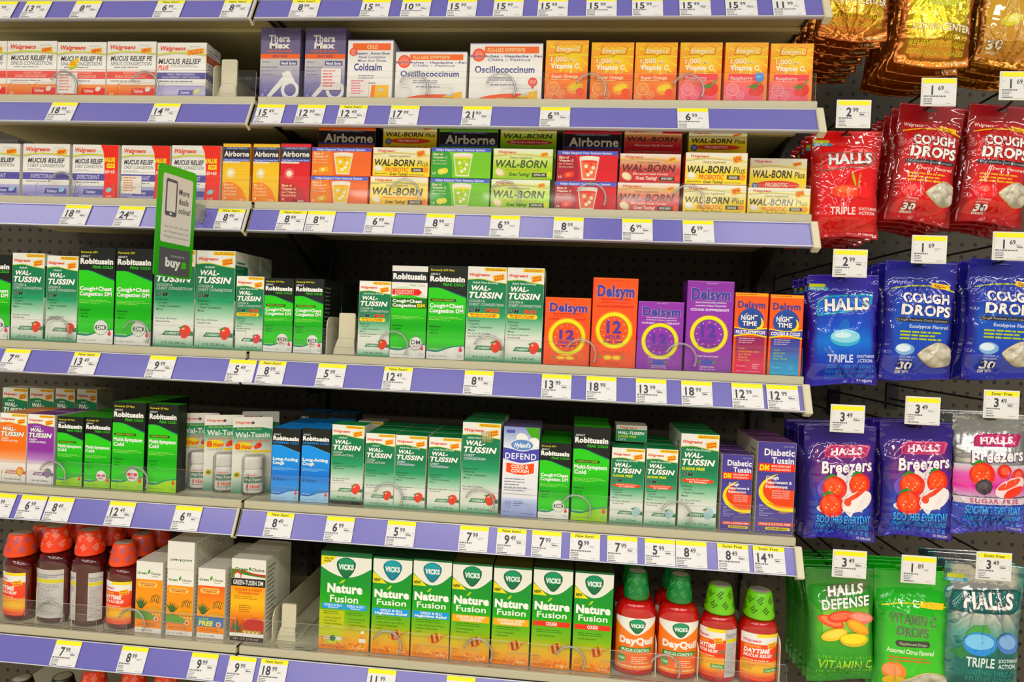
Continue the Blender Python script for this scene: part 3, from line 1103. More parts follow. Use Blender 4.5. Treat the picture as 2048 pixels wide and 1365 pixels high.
def d_tussin(a, sub=('COUGH &', 'CHEST CONGESTION'), dm='', sf=False, adult='Adult', flav='CHERRY', fc='e04a34', oz='4 FL OZ (118 mL)', g=('0d7a52', '3f9a6c', 'a9cfb4', 'e3e6de', '118858'),
             rel=('Relieves:', '- Coughs', '- Chest Congestion', 'Mucus'), low=('For Ages 12 & Over', 'Alcohol Free'), sticker=False, subc='b9c4bc', white_low=False):
    a.r(0, 0, 1, .2, 'efeee8')
    a.g(0, .13, 1, 1, [(0, g[0]), (.28, g[0]), (.45, g[1]), (.6, g[2]), (.7, g[3]), (.88, g[3]), (.95, g[2] if not white_low else g[3]), (1, g[4] if not white_low else g[3])])
    a.s_([(0, .1), (1, .1)], [(0, .135), (.35, .125), (.7, .15), (1, .165)], 'efeee8')
    a.s_([(0, .135), (.35, .125), (.7, .15), (1, .165)], [(0, .143), (.35, .133), (.7, .158), (1, .173)], 'c9cf3a')
    a.r(.42, .008, 1, .045, 'f3d81c')
    a.t('PSE FREE PRODUCT', .46, .014, .97, .025, 'c0461c', 2)
    a.ls(.46, .03, .97, .041, 1, 'c0461c', .6)
    walgreens(a, .04, .068, .56, .098)
    burst(a, .8, .11, .17, .038, ['Value', 'Size'], c='f6c31c', rot=-.22)
    a.t(adult, .2 if len(adult) < 8 else .12, .155, .48 if len(adult) < 8 else .8, .178, 'd8ecdc', 1, sh=.25)
    a.t('WAL-', .1, .2, .6, .25, 'f7f7f2', 3, sh=.22, o='0a4c34')
    a.t('TUSSIN', .04, .27, .92, .33, 'f7f7f2', 3, sh=.22, o='0a4c34')
    y = .35
    for q in sub:
        a.t(q, .05, y, min(.95, .05 + len(q) * .058), y + .026, subc, 2, sh=.15, o='4f6f5e', ob=1)
        y += .036
    if sf:
        a.t('SUGAR FREE', .04, y + .006, .66, y + .034, 'e6e02c', 3, sh=.12)
        y += .042
    if dm:
        w_ = .36 if 'MAX' not in dm else .36
        a.t('DM', .04, y + .012, .04 + w_ * .9, y + .058, '3c4a44', 3, sh=.2, o='dfe8e0', ob=1)
        if 'MAX' in dm:
            a.t('MAX', .48, y + .016, .86, y + .056, 'dc5236', 4, sh=.1)
            a.pill(.03, y + .068, .86, y + .115, 'f3dc1c')
            a.t('Maximum Strength', .1, y + .073, .78, y + .088, 'cc4a1c', 3)
            a.t('for MUCUS RELIEF', .12, y + .095, .76, y + .109, 'cc4a1c', 3)
            y += .06
        else:
            a.ls(.46, y + .012, .95, y + .06, 3, '3c7a5c', .35, 2, 4)
        y += .07
    if sf:
        a.e(.48, y + .035, .44, c='e2503a', ry=.03)
        a.t('Specially Formulated', .16, y + .015, .78, y + .031, 'f6d8cc', 1)
        a.t('for Diabetics', .25, y + .037, .72, y + .056, 'f6d8cc', 3)
        y += .075
    y = max(y + .01, .5)
    for i, q in enumerate(rel):
        yy = y + i * .034
        if yy < .69:
            a.t(q, .06 if i else .05, yy, min(.9, .06 + len(q) * .034), yy + .02, '2c5240', 1, sh=.12)
    for i, q in enumerate(low):
        a.t(q, .05, .7 + i * .03, .05 + len(q) * .03, .716 + i * .03, '4a5a52', 1, sh=.1)
    a.p([(.3, .835), (1, .835), (1, .88), (.22, .88)] if fc else [(.2, .8), (1, .8)], '1c7c50' if not white_low else 'd0601c' if 'ORAN' in flav else '7a3a8c')
    a.t(flav, .3, .847, .3 + min(.45, .06 * len(flav)), .87, 'dcecdc', 3, sh=.2)
    if fc:
        a.e(.8, .83, .14, c=fc, rot=.3)
        a.e(.78, .865, .1, c=fc)
        a.e(.75, .81, .04, c='f4b0a0', ry=.012)
        if white_low:
            a.e(.8, .85, .1, c='f2c83a' if 'ORAN' in flav else '8a7aa0')
        else:
            a.p([(.62, .8), (.78, .775), (.72, .81)], '3c8a44')
    a.t(oz, .2, .945, .82, .966, '2c5a44', 2, sh=.15)
    if sticker:
        for i in range(14):
            a.r(.5 + i * .022, .09, .5 + i * .022 + (.008 if i % 3 else .014), .21, 'd8cf9a' if i % 2 else '7c7040')


def d_robi(a, c='green', formerly='Formerly DM', maxs='', prod=('Cough+Chest', 'Congestion DM'), badge='DM', low='w', sub='PEAK COLD', hours=False, strip=None, red=''):
    A, B, Lw = {'green': ('4fc81e', '2ea80e', 'eceee8'), 'blue': ('3c94e4', '2478d0', 'a9d2f4')}[c]
    if low == 'g':
        Lw = 'a4d834'
    dk = '171a16'
    a.r(0, 0, 1, .36, dk)
    if strip:
        a.r(0, 0, 1, .035, strip)
    a.g(0, .2, 1, 1, [(0, A), (.3, A), (.55, B), (.75, A), (1, B)])
    a.s_([(0, .19), (1, .19)], [(0, .235), (.3, .235), (.7, .285), (1, .325)], dk)
    a.s_([(0, .235), (.3, .235), (.7, .285), (1, .325)], [(0, .237), (.3, .24), (.7, .296), (1, .338)], '2c6f6a' if c == 'green' else '5ab0f0')
    if formerly:
        a.t(formerly, .04, .035, .04 + .042 * len(formerly), .055, 'd8d024', 2, sh=.1)
    a.t('ADULT', .04, .078, .3, .098, 'e8e8e4', 1)
    a.t('Robitussin', .03, .112, .95, .166, 'f4f4f0', 4)
    a.t(sub, .38 if len(sub) < 11 else .04, .185, .95, .212, '4fc02c' if c == 'green' else '3c8ce0', 2)
    if maxs:
        a.pill(.05, .352, .74, .382, '20381a')
        a.t(maxs, .1, .359, .68, .375, 'b8c83c', 2)
    for i, q in enumerate(prod):
        a.t(q, .04, .405 + .055 * i, .04 + min(.9, .083 * len(q)), .445 + .055 * i, 'f4f6f0', 3, o='2f6a20' if c == 'green' else '2a5a9a', ob=1)
    a.ls(.04, .545, .96, .59, 3, 'a4e07a' if c == 'green' else '9accf4', .35, 2, 6)
    if hours:
        a.t('Relief for up to', .05, .66, .42, .675, '1c4a78', 0)
        a.t('8 Hours', .06, .69, .52, .725, '1c4a78', 2)
    else:
        for i, q in enumerate(('Relieves:', '\u2022 Cough', '\u2022 Mucus')):
            a.t(q, .05, .64 + .035 * i, .05 + .034 * len(q), .66 + .035 * i, '1c5c14', 2 if i == 0 else 1)
    a.s_([(0, .915), (.3, .92), (.65, .87), (1, .85)], [(0, 1), (1, 1)], Lw)
    a.s_([(0, .895), (.3, .905), (.65, .86), (1, .84)], [(0, .917), (.3, .922), (.65, .872), (1, .852)], '2f7f7a' if c == 'green' else '1c5ab0')
    if badge:
        a.e(.66, .83, .2, c='8fa88a')
        a.e(.66, .83, .185, c='e6eae4')
        if badge == 'CF':
            a.pill(.5, .805, .82, .84, 'd84a64')
            a.t('CF', .6, .811, .72, .834, 'f4d8dc', 3)
            a.t('Max', .56, .85, .76, .875, 'd84a64', 2)
        else:
            a.pill(.5, .805, .82, .855, '5a5c58')
            a.t('DM', .56, .813, .76, .847, 'e8e8e4', 3)
            if 'MAX' in badge:
                a.t('Max', .57, .862, .75, .888, 'd84a64', 2)
    a.e(.9, .895, .05, c='e0485c')
    a.p([(.86, .885), (.94, .885), (.9, .85)], 'e0485c')
    a.t('4 fl oz', .82, .94, .96, .955, '7a8a74', 0)
    a.t('118 mL', .82, .96, .96, .975, '7a8a74', 0)
    a.t('For Ages 12 & Over', .05, .958, .55, .972, '6a7a64', 0)
    a.t('Non-Drowsy', .04, .885, .34, .9, 'c8ecb0' if c == 'green' else 'c8e4f8', 1)


def d_robimax(a):
    d_robi(a, formerly='', maxs='', prod=(), badge='')
    a.r(0, 0, 1, .06, 'eceae4')
    a.r(0, .06, 1, .18, '1a1c24')
    a.t('Robitussin', .03, .085, .95, .145, 'f4f4f0', 4)
    a.r(0, .18, 1, .25, 'ecebe4')
    a.t('PEAK COLD', .5, .2, .94, .22, '8ab49a', 1)
    a.s_([(0, .24), (1, .24)], [(0, .34), (.4, .31), (.7, .33), (1, .345)], 'ecebe4')
    a.s_([(0, .25), (.4, .225), (.75, .28), (1, .325)], [(0, .32), (.7, .32), (1, .34)], 'cfe0c4')
    a.p([(.02, .255), (.76, .25), (.86, .285), (.76, .32), (.02, .315)], 'dc3a26')
    a.t('MAXIMUM', .1, .262, .62, .281, 'f4c8bc', 3)
    a.t('STRENGTH', .1, .29, .62, .309, 'f4c8bc', 3)
    a.r(0, .35, 1, .46, '2c6a24')
    a.t('Cough+Chest', .04, .365, .86, .398, 'f4f6f0', 3)
    a.t('Congestion', .04, .412, .7, .446, 'f4f6f0', 3)
    a.t('DM', .73, .412, .94, .446, 'f0d820', 4)
    a.e(.73, .84, .19, c='7f8f80')
    a.e(.73, .84, .17, c='e4e8e4')
    a.t('DM', .6, .805, .86, .85, '55605a', 1)
    a.t('MAX', .66, .865, .8, .882, 'd8682c', 2)


def d_delsym(a, c='orange'):
    bg, tx = ('fb6414', 'cc3418') if c == 'orange' else ('8d3fa8', 'e6d8f0')
    a.r(0, 0, 1, 1, bg)
    a.r(0, 0, 1, .012, 'fa7a3a' if c == 'orange' else 'a860c0')
    a.t('NDC 63824-171', .4, .02, .66, .032, tx, 0)
    a.t('Delsym', .09, .085, .93, .205, '46429a', 2, o='e6c4d0', ob=2)
    a.t('Delsym', .09, .085, .93, .205, '46429a', 3)
    for i, q in enumerate(('dextromethorphan polistirex', 'extended-release suspension')):
        a.t(q, .18, .225 + .035 * i, .85, .245 + .035 * i, tx, 1)
    a.t('COUGH SUPPRESSANT', .08, .305, .92, .33, tx, 3)
    a.ring(.5, .585, .33, .41, 'f2e418')
    a.ring(.5, .585, .405, .43, 'e8901c' if c == 'orange' else '9a5a8c')
    a.ring(.5, .585, .32, .335, 'b8d83a')
    for i in range(12):
        t = i * math.pi / 6
        k = a.w / a.h
        x0, y0 = .5 + .26 * math.sin(t), .585 - .26 * k * math.cos(t)
        a.e(x0, y0, .022, c='f6d8d0', ry=.004, rot=t - math.pi / 2, n=8)
    a.t('12', .33, .485, .66, .615, '5a3f9c', 3)
    a.t('HOUR', .31, .64, .66, .685, '6a3f9c', 2)
    a.t('Cough Relief', .27, .7, .71, .725, '7a2f6c', 2)
    a.t(('Orange' if c == 'orange' else 'Grape') + ' Flavored Liquid', .25, .82, .72, .84, tx, 1)
    if c == 'orange':
        for x in (.38, .58):
            a.e(x, .895, .1, c='f2b41c', ry=.028)
            a.e(x, .893, .07, c='f8d848', ry=.017)
        a.p([(.18, .87), (.26, .89), (.2, .91)], '5f9a2c')
        a.p([(.76, .9), (.68, .885), (.76, .87)], '5f9a2c')
    else:
        for x, y in ((.42, .9), (.5, .885), (.56, .9), (.48, .915)):
            a.e(x, y, .055, c='4a4ab8')
        a.p([(.24, .89), (.36, .88), (.34, .92)], '4f8a44')
        a.p([(.7, .89), (.6, .88), (.62, .92)], '4f8a44')
    a.t('alcohol free', .34, .94, .64, .957, tx, 2)
    a.t('148 mL (5 fl oz)', .33, .968, .66, .983, tx, 1)


def d_delnight(a, k='MULTI-SYMPTOM'):
    warm = k[0] == 'M'
    a.r(0, 0, 1, 1, 'fa681c')
    a.r(0, 0, 1, .04, 'f8a41c')
    a.ls(.04, .012, .96, .03, 1, 'b8641c', .6, 3, 8)
    a.t('Delsym', .08, .105, .92, .185, '4a3f88', 3)
    a.e(.5, .345, .4, c='2f4a9a', c2='2c3a80')
    a.r(.04, .42, .96, .5, 'f9591a')
    a.e(.5, .345, .385, c='34529e', c2='24306e')
    a.t('NIGHT', .2, .275, .7, .335, 'f6f4f4', 2)
    a.p([(.33, .268), (.37, .25), (.39, .253), (.35, .27)], 'f6f4f4')
    a.t('TIME', .24, .352, .68, .405, 'f6f4f4', 2)
    a.e(.76, .375, .13, c='f6dc20', ry=.075)
    a.e(.7, .355, .12, c='2c4488', ry=.07)
    a.t('TIME', .24, .352, .68, .405, 'f6f4f4', 2)
    a.s_([(0, .425), (.5, .45), (1, .425)], [(0, .55), (.5, .52), (1, .55)], 'f4d824')
    a.s_([(0, .44), (.5, .462), (1, .44)], [(0, .535), (.5, .51), (1, .535)], '4a469e')
    a.t(k, .05, .468, .94, .508, 'f4f2f8', 3)
    a.g(.06, .545, .94, 1, [(0, '8c2f5c'), (.35, 'a0345c'), (.7, 'd8285c'), (1, 'ee3a6a')] if warm else [(0, '3f3f8c'), (.35, '4a58a8'), (.65, '2c8ac4'), (1, '35b0e0')])
    a.s_([(0, .53), (.5, .505), (1, .53)], [(0, .55), (.5, .52), (1, .55)], 'f4d824')
    a.ls(.15, .56, .85, .64, 3, 'c9b0cc', .35, 4)
    for i, q in enumerate(('Cough', 'Fever & Body Aches', 'Sore Throat', 'Sneezing', 'Runny Nose') if warm else ('Cough', 'Runny Nose', 'Sneezing', 'Itchy Throat')):
        a.t(q, .16, .68 + .036 * i, .16 + .035 * len(q), .702 + .036 * i, 'e8a83c' if warm else '9ac86a', 1)
    a.t('For adults', .12, .9, .4, .918, 'f0b0c0' if warm else '8ad0f0', 1)
    a.ls(.6, .88, .88, .95, 3, 'f0b0c0' if warm else '5ab8e8', .4, 6, 3)
    a.ls(.1, .97, .9, .985, 1, 'f8a8b8' if warm else '7ac8f0', .6, 5, 9)


def d_hyland(a):
    a.r(0, 0, 1, 1, 'e9e9ee')
    a.g(0, 0, 1, .24, [(0, '8a96cc'), (.5, 'b9c2e2'), (1, 'e6e8f0')])
    a.p([(.6, 0), (1, 0), (1, .15), (.8, .12), (.68, .06)], '5aa83c')
    a.e(.52, .13, .18, c='f4f4f0', ry=.06, rot=.5)
    a.e(.85, .17, .16, c='f4f4f0', ry=.06, rot=-.3)
    a.pill(.06, .035, .32, .07, '5a5fa4')
    a.s_([(0, .235), (.5, .26), (1, .235)], [(0, .36), (.5, .4), (1, .36)], '4c4cac')
    a.e(.52, .2, .34, c='e8ecf6', ry=.07)
    a.e(.52, .2, .31, c='6a8cc8', ry=.06)
    a.t("Hyland's", .3, .175, .76, .225, 'f2f4fa', 3, sh=.25)
    a.t('DEFEND', .06, .295, .93, .36, 'f2f2f8', 1, sp=.06)
    a.s_([(.1, .405), (.5, .42), (.88, .4)], [(.1, .51), (.5, .535), (.88, .51)], 'ec5a1c')
    a.t('COLD &', .24, .425, .72, .462, 'f8ece0', 3)
    a.t('COUGH', .24, .475, .74, .51, 'f8ece0', 3)
    a.ls(.06, .58, .8, .74, 5, '8a8a9a', .35, 4)
    a.r(.04, .69, .86, .695, 'a8a8b4').r(.04, .75, .86, .755, 'a8a8b4')
    a.g(0, .8, 1, 1, [(0, 'ccd4ee'), (.3, 'b0bce4'), (1, '98a6da')])
    a.r(.1, .83, .28, .92, '9aa4d4')
    a.ls(.34, .83, .7, .9, 3, '6a78b8', .4, 6)
    a.t('4 FL OZ', .05, .95, .25, .965, '5a68a8', 1)
    a.ls(.55, .965, .95, .98, 1, '6a78b8', .6)


def d_diab(a):
    a.r(0, 0, 1, 1, '4d4391')
    a.t('NDC 61787', .68, .035, .95, .05, 'c0bcd8', 0)
    a.t('Diabetic', .17, .075, .97, .145, 'f2eff4', 2)
    a.t('Tussin', .37, .165, .96, .23, 'f2eff4', 2)
    a.r(.03, .235, 1, .325, 'e24430')
    a.t('DM', .06, .252, .32, .31, 'f0dc2c', 4, sh=.1)
    a.t('MAXIMUM', .37, .25, .88, .272, 'f4c8bc', 3, sh=.1)
    a.t('STRENGTH', .37, .288, .88, .31, 'f4c8bc', 3, sh=.1)

    def moon(cx, cy, rx, ry, c):
        P = [(min(1, max(.04, cx + rx * math.cos(t))), cy + ry * math.sin(t)) for t in np.linspace(0, 2 * math.pi, 40)[:-1]]
        a.p(P, c)
    moon(.84, .545, .78, .215, 'eedc28')
    moon(.93, .525, .76, .19, 'e4552e')
    moon(1.0, .42, .62, .10, '5a3f84')
    moon(1.0, .40, .56, .085, '4d4391')
    a.r(.04, .325, 1, .345, '4d4391')
    a.s_([(.3, .66), (.6, .69), (1, .70)], [(.3, .665), (.6, .715), (1, .716)], 'ee8a34')
    a.t('Cough', .24, .37, .58, .405, 'f2eff4', 2)
    a.t('Suppressant &', .24, .422, .93, .452, 'f2eff4', 2)
    a.t('Expectorant', .24, .47, .82, .5, 'f2eff4', 2)
    for i, q in enumerate(('RELIEVES COUGHS', 'SOOTHES THROAT', 'REDUCES CHEST', 'CONGESTION')):
        a.t(q, .42, .525 + .025 * i, .88, .54 + .025 * i, 'f0c8c8', 1)
    a.t('NO', .1, .69, .2, .705, 'c8c4e0', 2)
    for i, q in enumerate(('Sodium', 'Dye', 'Cortisone', 'Gluten')):
        a.t(q, .1, .725 + .025 * i, .1 + .04 * len(q), .738 + .025 * i, 'b8b4d4', 1)
    a.t('Liquid', .62, .745, .86, .772, 'd8a02c', 1, sh=.2)
    a.p([(.08, .885), (1, .875), (1, .915), (.08, .925)], 'e24a38')
    a.t('SUGAR & ALCOHOL FREE!', .12, .888, .94, .909, 'f6dcd4', 3, rot=-.008)
    a.pill(.28, .932, .94, .965, 'eedc28')
    a.t('SAFE FOR DIABETICS', .34, .94, .86, .957, '4c3c1c', 3)
    a.t('4 FL OZ', .05, .975, .3, .987, 'b8b4d4', 0)


def d_green(a, kind='kids'):
    a.r(0, 0, 1, 1, 'efede6')
    if kind == 'dm':
        a.s_([(0, .125), (.3, .135), (.7, .17), (1, .175)], [(0, .23), (1, .23)], 'b83a24')
        a.s_([(0, .13), (.3, .15), (.7, .19), (1, .2)], [(0, .23), (1, .23)], '3f8a3a')
        a.s_([(.2, .18), (.6, .2), (1, .215)], [(.2, .232), (1, .232)], 'efede6')
        a.e(.18, .2, .12, c='d8462c')
        a.e(.18, .21, .09, c='f4e8e0')
        a.t('Green', .1, .105, .48, .14, '3c7a3c', 2)
        a.t('Choice', .6, .105, .96, .14, '6a6a3c', 2)
        a.e(.54, .115, .035, c='3f9a2c', ry=.02)
        a.r(0, .235, 1, .33, '1c1c1a')
        a.t('GREEN-TUSSIN DM', .06, .255, .94, .31, 'f2f0ea', 1)
        a.g(0, .33, 1, .9, [(0, 'f29a1c'), (.35, 'f6c02a'), (.55, 'eea02c'), (.75, 'd86a2c'), (1, '8a4a2c')])
        a.t('COUGH & CHEST', .12, .36, .9, .385, 'c8401c', 2)
        a.t('CONGESTION', .2, .4, .82, .425, 'c8401c', 2)
        a.ls(.1, .45, .9, .5, 2, 'a8641c', .3)
        a.ls(.25, .56, .75, .66, 4, '9a641c', .35, 3, 4)
        a.e(.72, .8, .32, c='b8342c', ry=.09)
        a.p([(.05, .86), (.1, .74), (.15, .83), (.22, .72), (.25, .84), (.34, .78), (.3, .88)], '4a6a44')
        for i in range(9):
            a.e(.4 + .06 * i, .875 + .012 * (i % 2), .045, c='e0cc9a' if i % 2 else 'b8942c')
        a.r(0, .905, 1, .94, 'efede6')
        a.r(0, .945, 1, 1, '3c342c')
        a.t('4 FL OZ  (118 mL)', .1, .96, .85, .982, 'c8c0b0', 1)
        return
    a.t('Green', .04, .145, .4, .18, '4c7a3c', 2)
    a.t('Choice', .55, .145, .92, .18, '7c7a4c', 2)
    a.p([(.44, .18), (.44, .13), (.52, .1), (.53, .15)], '4fa02c')
    a.ls(.6, .2, .85, .215, 1, '9a9a7c', .6)
    a.g(0, .25, 1, .93, [(0, 'f2981c' if kind == 'kids' else 'f0641c'), (.5, 'f0a02c'), (1, 'ee8a1c')])
    a.pill(.08, .28, .82, .36, 'f6c878')
    a.t('KIDS COUGH', .16, .295, .74, .318, 'b84c14', 2)
    a.t('& IMMUNE', .2, .325, .7, .345, 'b84c14', 2)
    for i in range(5):
        a.e(.62 + .07 * i, .5 + .012 * abs(i - 2), .035, c='8a4a1c', ry=.055, rot=.25)
        a.e(.64 + .07 * i, .5 + .012 * abs(i - 2), .018, c='f2c060', ry=.045, rot=.25)
    for t in range(8):
        x = .2 + .05 * (t - 3.5)
        a.p([(.2 - .06, .66), (.2 + .06, .66), (.2 + .09 * (t - 3.5), .48 + .02 * abs(t - 3.5))], '3c5c34' if t % 2 else '567a44')
    a.s_([(.4, .66), (.7, .62), (1, .66)], [(.4, .74), (1, .76)], 'd8a050')
    for i in range(8):
        a.e(.5 + .065 * i, .7 + .02 * (i % 2), .04, c='e8c47a' if i % 2 else 'c8862c')
    if kind == 'kids':
        a.s_([(0, .69), (.4, .69), (.9, .79)], [(0, .8), (.4, .81), (.9, .81)], '6a9a4c')
    else:
        a.r(0, .69, 1, .83, '4f78b0')
        a.t('SUGAR', .08, .71, .44, .735, '9cd04a', 2, sh=.15)
        a.t('FREE', .08, .752, .62, .815, 'ecec3a', 3, sh=.15)
    a.e(.82, .79, .09, c='f2e8d8')
    a.e(.82, .79, .06, c='d8642c')
    a.r(0, .85, 1, .93, 'ee9430')
    a.ls(.1, .865, .9, .915, 2, 'b8641c', .4, 3)
    a.t('4 FL. OZ. (118 ML)', .06, .955, .66, .975, '7a7a6c', 1)


def shield(a, cx, cy, r, blue=False):
    k = a.w / a.h
    P = [(-.98, -.5), (-.7, -.8), (-.3, -.97), (0, -1), (.3, -.97), (.7, -.8), (.98, -.5), (1.0, -.15), (.85, .3), (.55, .75), (.22, 1.08), (0, 1.15), (-.22, 1.08), (-.55, .75), (-.85, .3), (-1.0, -.15)]
    a.p([(cx + r * x, cy + r * k * y) for x, y in P], '0e5a3c' if not blue else '1c6a78')
    a.p([(cx + r * .9 * x, cy + r * k * (.9 * y - .02)) for x, y in P], '127048' if not blue else '1f8496')
    a.p([(cx + r * .8 * x, cy + r * k * (.62 * y - .32)) for x, y in P], '2c9468' if not blue else '3fa0a8')
    a.t('VICKS', cx - r * .8, cy - r * k * .28, cx + r * .8, cy + r * k * .2, 'f2f4f0', 4)


def d_vicks(a, kind='cough', big=False):
    a.g(0, 0, 1, 1, [(0, '0f8a4a'), (.35, '18963c'), (.5, '3fa62c'), (.7, '86b828'), (.82, 'd0b428'), (.92, 'eaa41c'), (1, 'ee8a1c')])
    k = 1.0
    a.r(0, 0, 1, .02 if not big else .05, '0c6a3c')
    y0 = .02 if not big else .05
    P = [(0, y0 + .125), (.18, y0 + .19), (.4, y0 + .235), (.55, y0 + .24), (.75, y0 + .21), (1, y0 + .125)]
    if big:
        P = [(q[0], y0 + (q[1] - y0) * .86 + .0) for q in P]
    a.s_([(0, y0), (1, y0)], P, 'efefe6')
    if big:
        a.p([(0, y0), (.32, y0), (.22, .1), (0, .15)], 'f0e020')
        a.t('VALUE', .06, .065, .24, .083, '3c5a1c', 3)
        a.t('PACK', .06, .092, .2, .11, '3c5a1c', 3)
    else:
        a.p([(0, y0 + .135), (.28, y0 + .225), (.36, y0 + .255), (0, y0 + .25)], 'f0e020')
        a.t('NEW', .03, y0 + .205, .2, y0 + .232, '2c4a1c', 4)
    shield(a, .5, y0 + (.105 if not big else .105), .24 if not big else .19, kind == 'flu' and not big)
    y = .34 if not big else .33
    a.p([(.36, y - .005), (.44, y - .045), (.5, y - .05), (.45, y - .015)], 'b8d83a')
    a.t('Nature', .05 if not big else .14, y, .95 if not big else .84, y + .075 if not big else y + .085, 'f6f8f2', 4)
    a.t('Fusion', .12 if not big else .2, y + .095 if not big else y + .115, .88 if not big else .76, y + .155 if not big else y + .185, 'f2f6ee', 1)
    yb = y + .19 if not big else .53
    bc, L = {'flu': ('3a9ae4', ('COLD & FLU', 'Nighttime Relief')), 'chest': ('f0b02a', ('COUGH & CHEST', 'CONGESTION')), 'cough': ('e0463c', ('COUGH',))}[kind]
    if big:
        for x in (.05, .5):
            a.r(x, yb, x + .43, yb + .055, bc)
            a.t('COLD & FLU', x + .04, yb + .006, x + .39, yb + .028, 'd8ecf8', 3)
            a.t('Relief', x + .12, yb + .035, x + .32, yb + .048, 'd8ecf8', 2)
        a.r(0, .6, .5, .86, 'bcc42c')
        for x in (.08, .56):
            a.ls(x, .61, x + .34, .65, 2, '5c7c1c', .4, 3)
            for i, q in enumerate(('Aches, Fever &', 'Sore Throat', 'Nasal Congestion', 'Cough')):
                a.t('\u2022 ' + q, x, .67 + .03 * i, x + .03 + .022 * len(q), .685 + .03 * i, '3c5c1c', 1)
        a.r(.1, .87, .46, .94, 'e8ecd8')
        a.r(.1, .9, .46, .94, 'c8d03a')
        a.e(.28, .885, .06, c='127048')
        a.p([(.8, .93), (.8, .86), (.84, .84), (.84, .81), (.9, .81), (.9, .84), (.94, .86), (.94, .93)], 'e09a3c')
        a.r(.8, .87, .94, .91, 'e6e8d8')
        a.r(.84, .79, .9, .82, 'f0eee4')
    else:
        a.r(.03, yb, .97, yb + (.07 if len(L) > 1 else .05), bc)
        for i, q in enumerate(L):
            n = min(.42, .028 * len(q))
            a.t(q, .5 - n, yb + .008 + .03 * i, .5 + n, yb + .03 + .03 * i if len(L) > 1 else yb + .04, 'f6f4ec', 3)
        y2 = yb + .085
        a.ls(.12, y2, .85, y2 + .04, 2, '3c7c1c', .35, 3)
        for i, q in enumerate({'flu': ('Aches, Fever & Sore Throat', 'Sneezing, Runny Nose', 'Cough'), 'chest': ('Cough Suppressant', 'Expectorant'), 'cough': ('Cough Suppressant',)}[kind]):
            a.t('\u2022 ' + q, .1, y2 + .05 + .032 * i, .14 + .027 * len(q), y2 + .066 + .032 * i, '2c5c14', 1)
    if not big:
        # honey dipper
        a.p([(.78, .775), (.95, .745), (.96, .755), (.8, .79)], 'c8782c')
        a.e(.62, .8, .17, c='c8641c', ry=.05, rot=-.25)
        for i in range(5):
            a.e(.5 + .06 * i, .818 - .012 * i, .02, c='7c3c10' if i % 2 else 'eeb04a', ry=.045, rot=-.2)
    for i in range(26):
        x, yy = .35 + .65 * rnd.random(), .93 + .06 * rnd.random()
        a.e(x, yy, .05, c=('f2c84a', 'ee7a1c', 'f2a42c', 'e8641c')[i % 4], ry=.007, rot=rnd.random() * 3, n=8)
    a.t('8 FL OZ (236 mL)', .06, .955, .5, .975, 'b8641c', 1)
    a.t('Tea Berry', .66, .955, .92, .975, 'f8dcb0', 2)
    a.ls(.05, .88, .3, .94, 3, 'b8781c', .35, 4, 3)


def d_blister(a):
    a.r(0, 0, 1, 1, 'e6e4dc')
    a.g(0, .135, 1, .5, [(0, '1f7a54'), (.25, '3f8f6c'), (.55, 'a9c2b0'), (.8, 'd8dad0'), (1, 'e2e0d8')])
    a.s_([(0, .1), (1, .1)], [(0, .13), (.5, .12), (1, .155)], 'e9e7df')
    walgreens(a, .05, .055, .5, .085, 'd8604c')
    a.e(.5, .075, .04, c='4a4c48')
    a.t('Non-Drowsy Formula', .1, .145, .72, .168, 'b8d470', 1, sh=.1)
    a.t('Wal-Tussin', .06, .2, .94, .265, 'f0efe6', 2)
    a.t('Long Acting CoughGels', .1, .295, .94, .325, 'dc7a5c', 2, sh=.15)
    a.e(.26, .385, .24, c='efd83a', ry=.055)
    a.t('8', .06, .35, .2, .42, 'e0602c', 4)
    a.t('Hour', .22, .365, .5, .42, 'e0602c', 4, sh=.1)
    a.e(.66, .375, .09, c='dc4430', ry=.035, rot=-.6)
    a.e(.6, .395, .06, c='e85a40', ry=.03, rot=.5)
    a.t('Cough Relief', .08, .445, .46, .462, '8a9a3c', 1)
    a.r(.48, .44, .98, .47, 'f0d224')
    a.g(0, .5, 1, 1, [(0, 'e4e2da'), (.5, 'd8dcd0'), (.8, '9ab8a4'), (1, '2f7f5a')])
    a.e(.13, .76, .09, c='c8b82c', ry=.04)
    a.e(.13, .76, .05, c='6a6a2c', ry=.02)
    a.ls(.78, .86, .95, .96, 4, '5a8a70', .4, 3, 2)


def d_tussinend(a):
    a.g(0, 0, 1, 1, [(0, 'e2e0d6'), (.24, 'e2e0d6'), (.25, '1f7a50'), (.7, '2f8a5c'), (1, '2f8a4c')])
    walgreens(a, .1, .09, .68, .2)
    a.t('WAL-TUSSIN', .05, .38, .92, .56, 'eef0e8', 3, sh=.2)
    a.t('SUGAR FREE', .06, .65, .66, .75, 'dcd82c', 3, sh=.12)
    a.t('DM', .06, .82, .32, .95, 'c4d4c8', 2, sh=.2)


DES = dict(tussinend=d_tussinend, mucus=d_mucus, theramax=d_theramax, boiron=d_boiron, emergen=d_emergen, airchew=d_airchew, aireff=d_aireff, airstand=d_airstand, walborn=d_walborn,
           tussin=d_tussin, robi=d_robi, robimax=d_robimax, delsym=d_delsym, delnight=d_delnight, hyland=d_hyland, diab=d_diab, green=d_green, vicks=d_vicks, blister=d_blister)

# ------------------------------------------------------------------ cartons
_body, _front, _last = {}, {}, {}


def body_mesh(w, h, d, front, top, side):
    key = (w, h, d, front, top, side)
    if key not in _body:
        _body[key] = MB().box(0, w, 0, d, 0, h, side, front=front, top=top, side=side).mesh('carton_body', 'card')
    return _body[key]


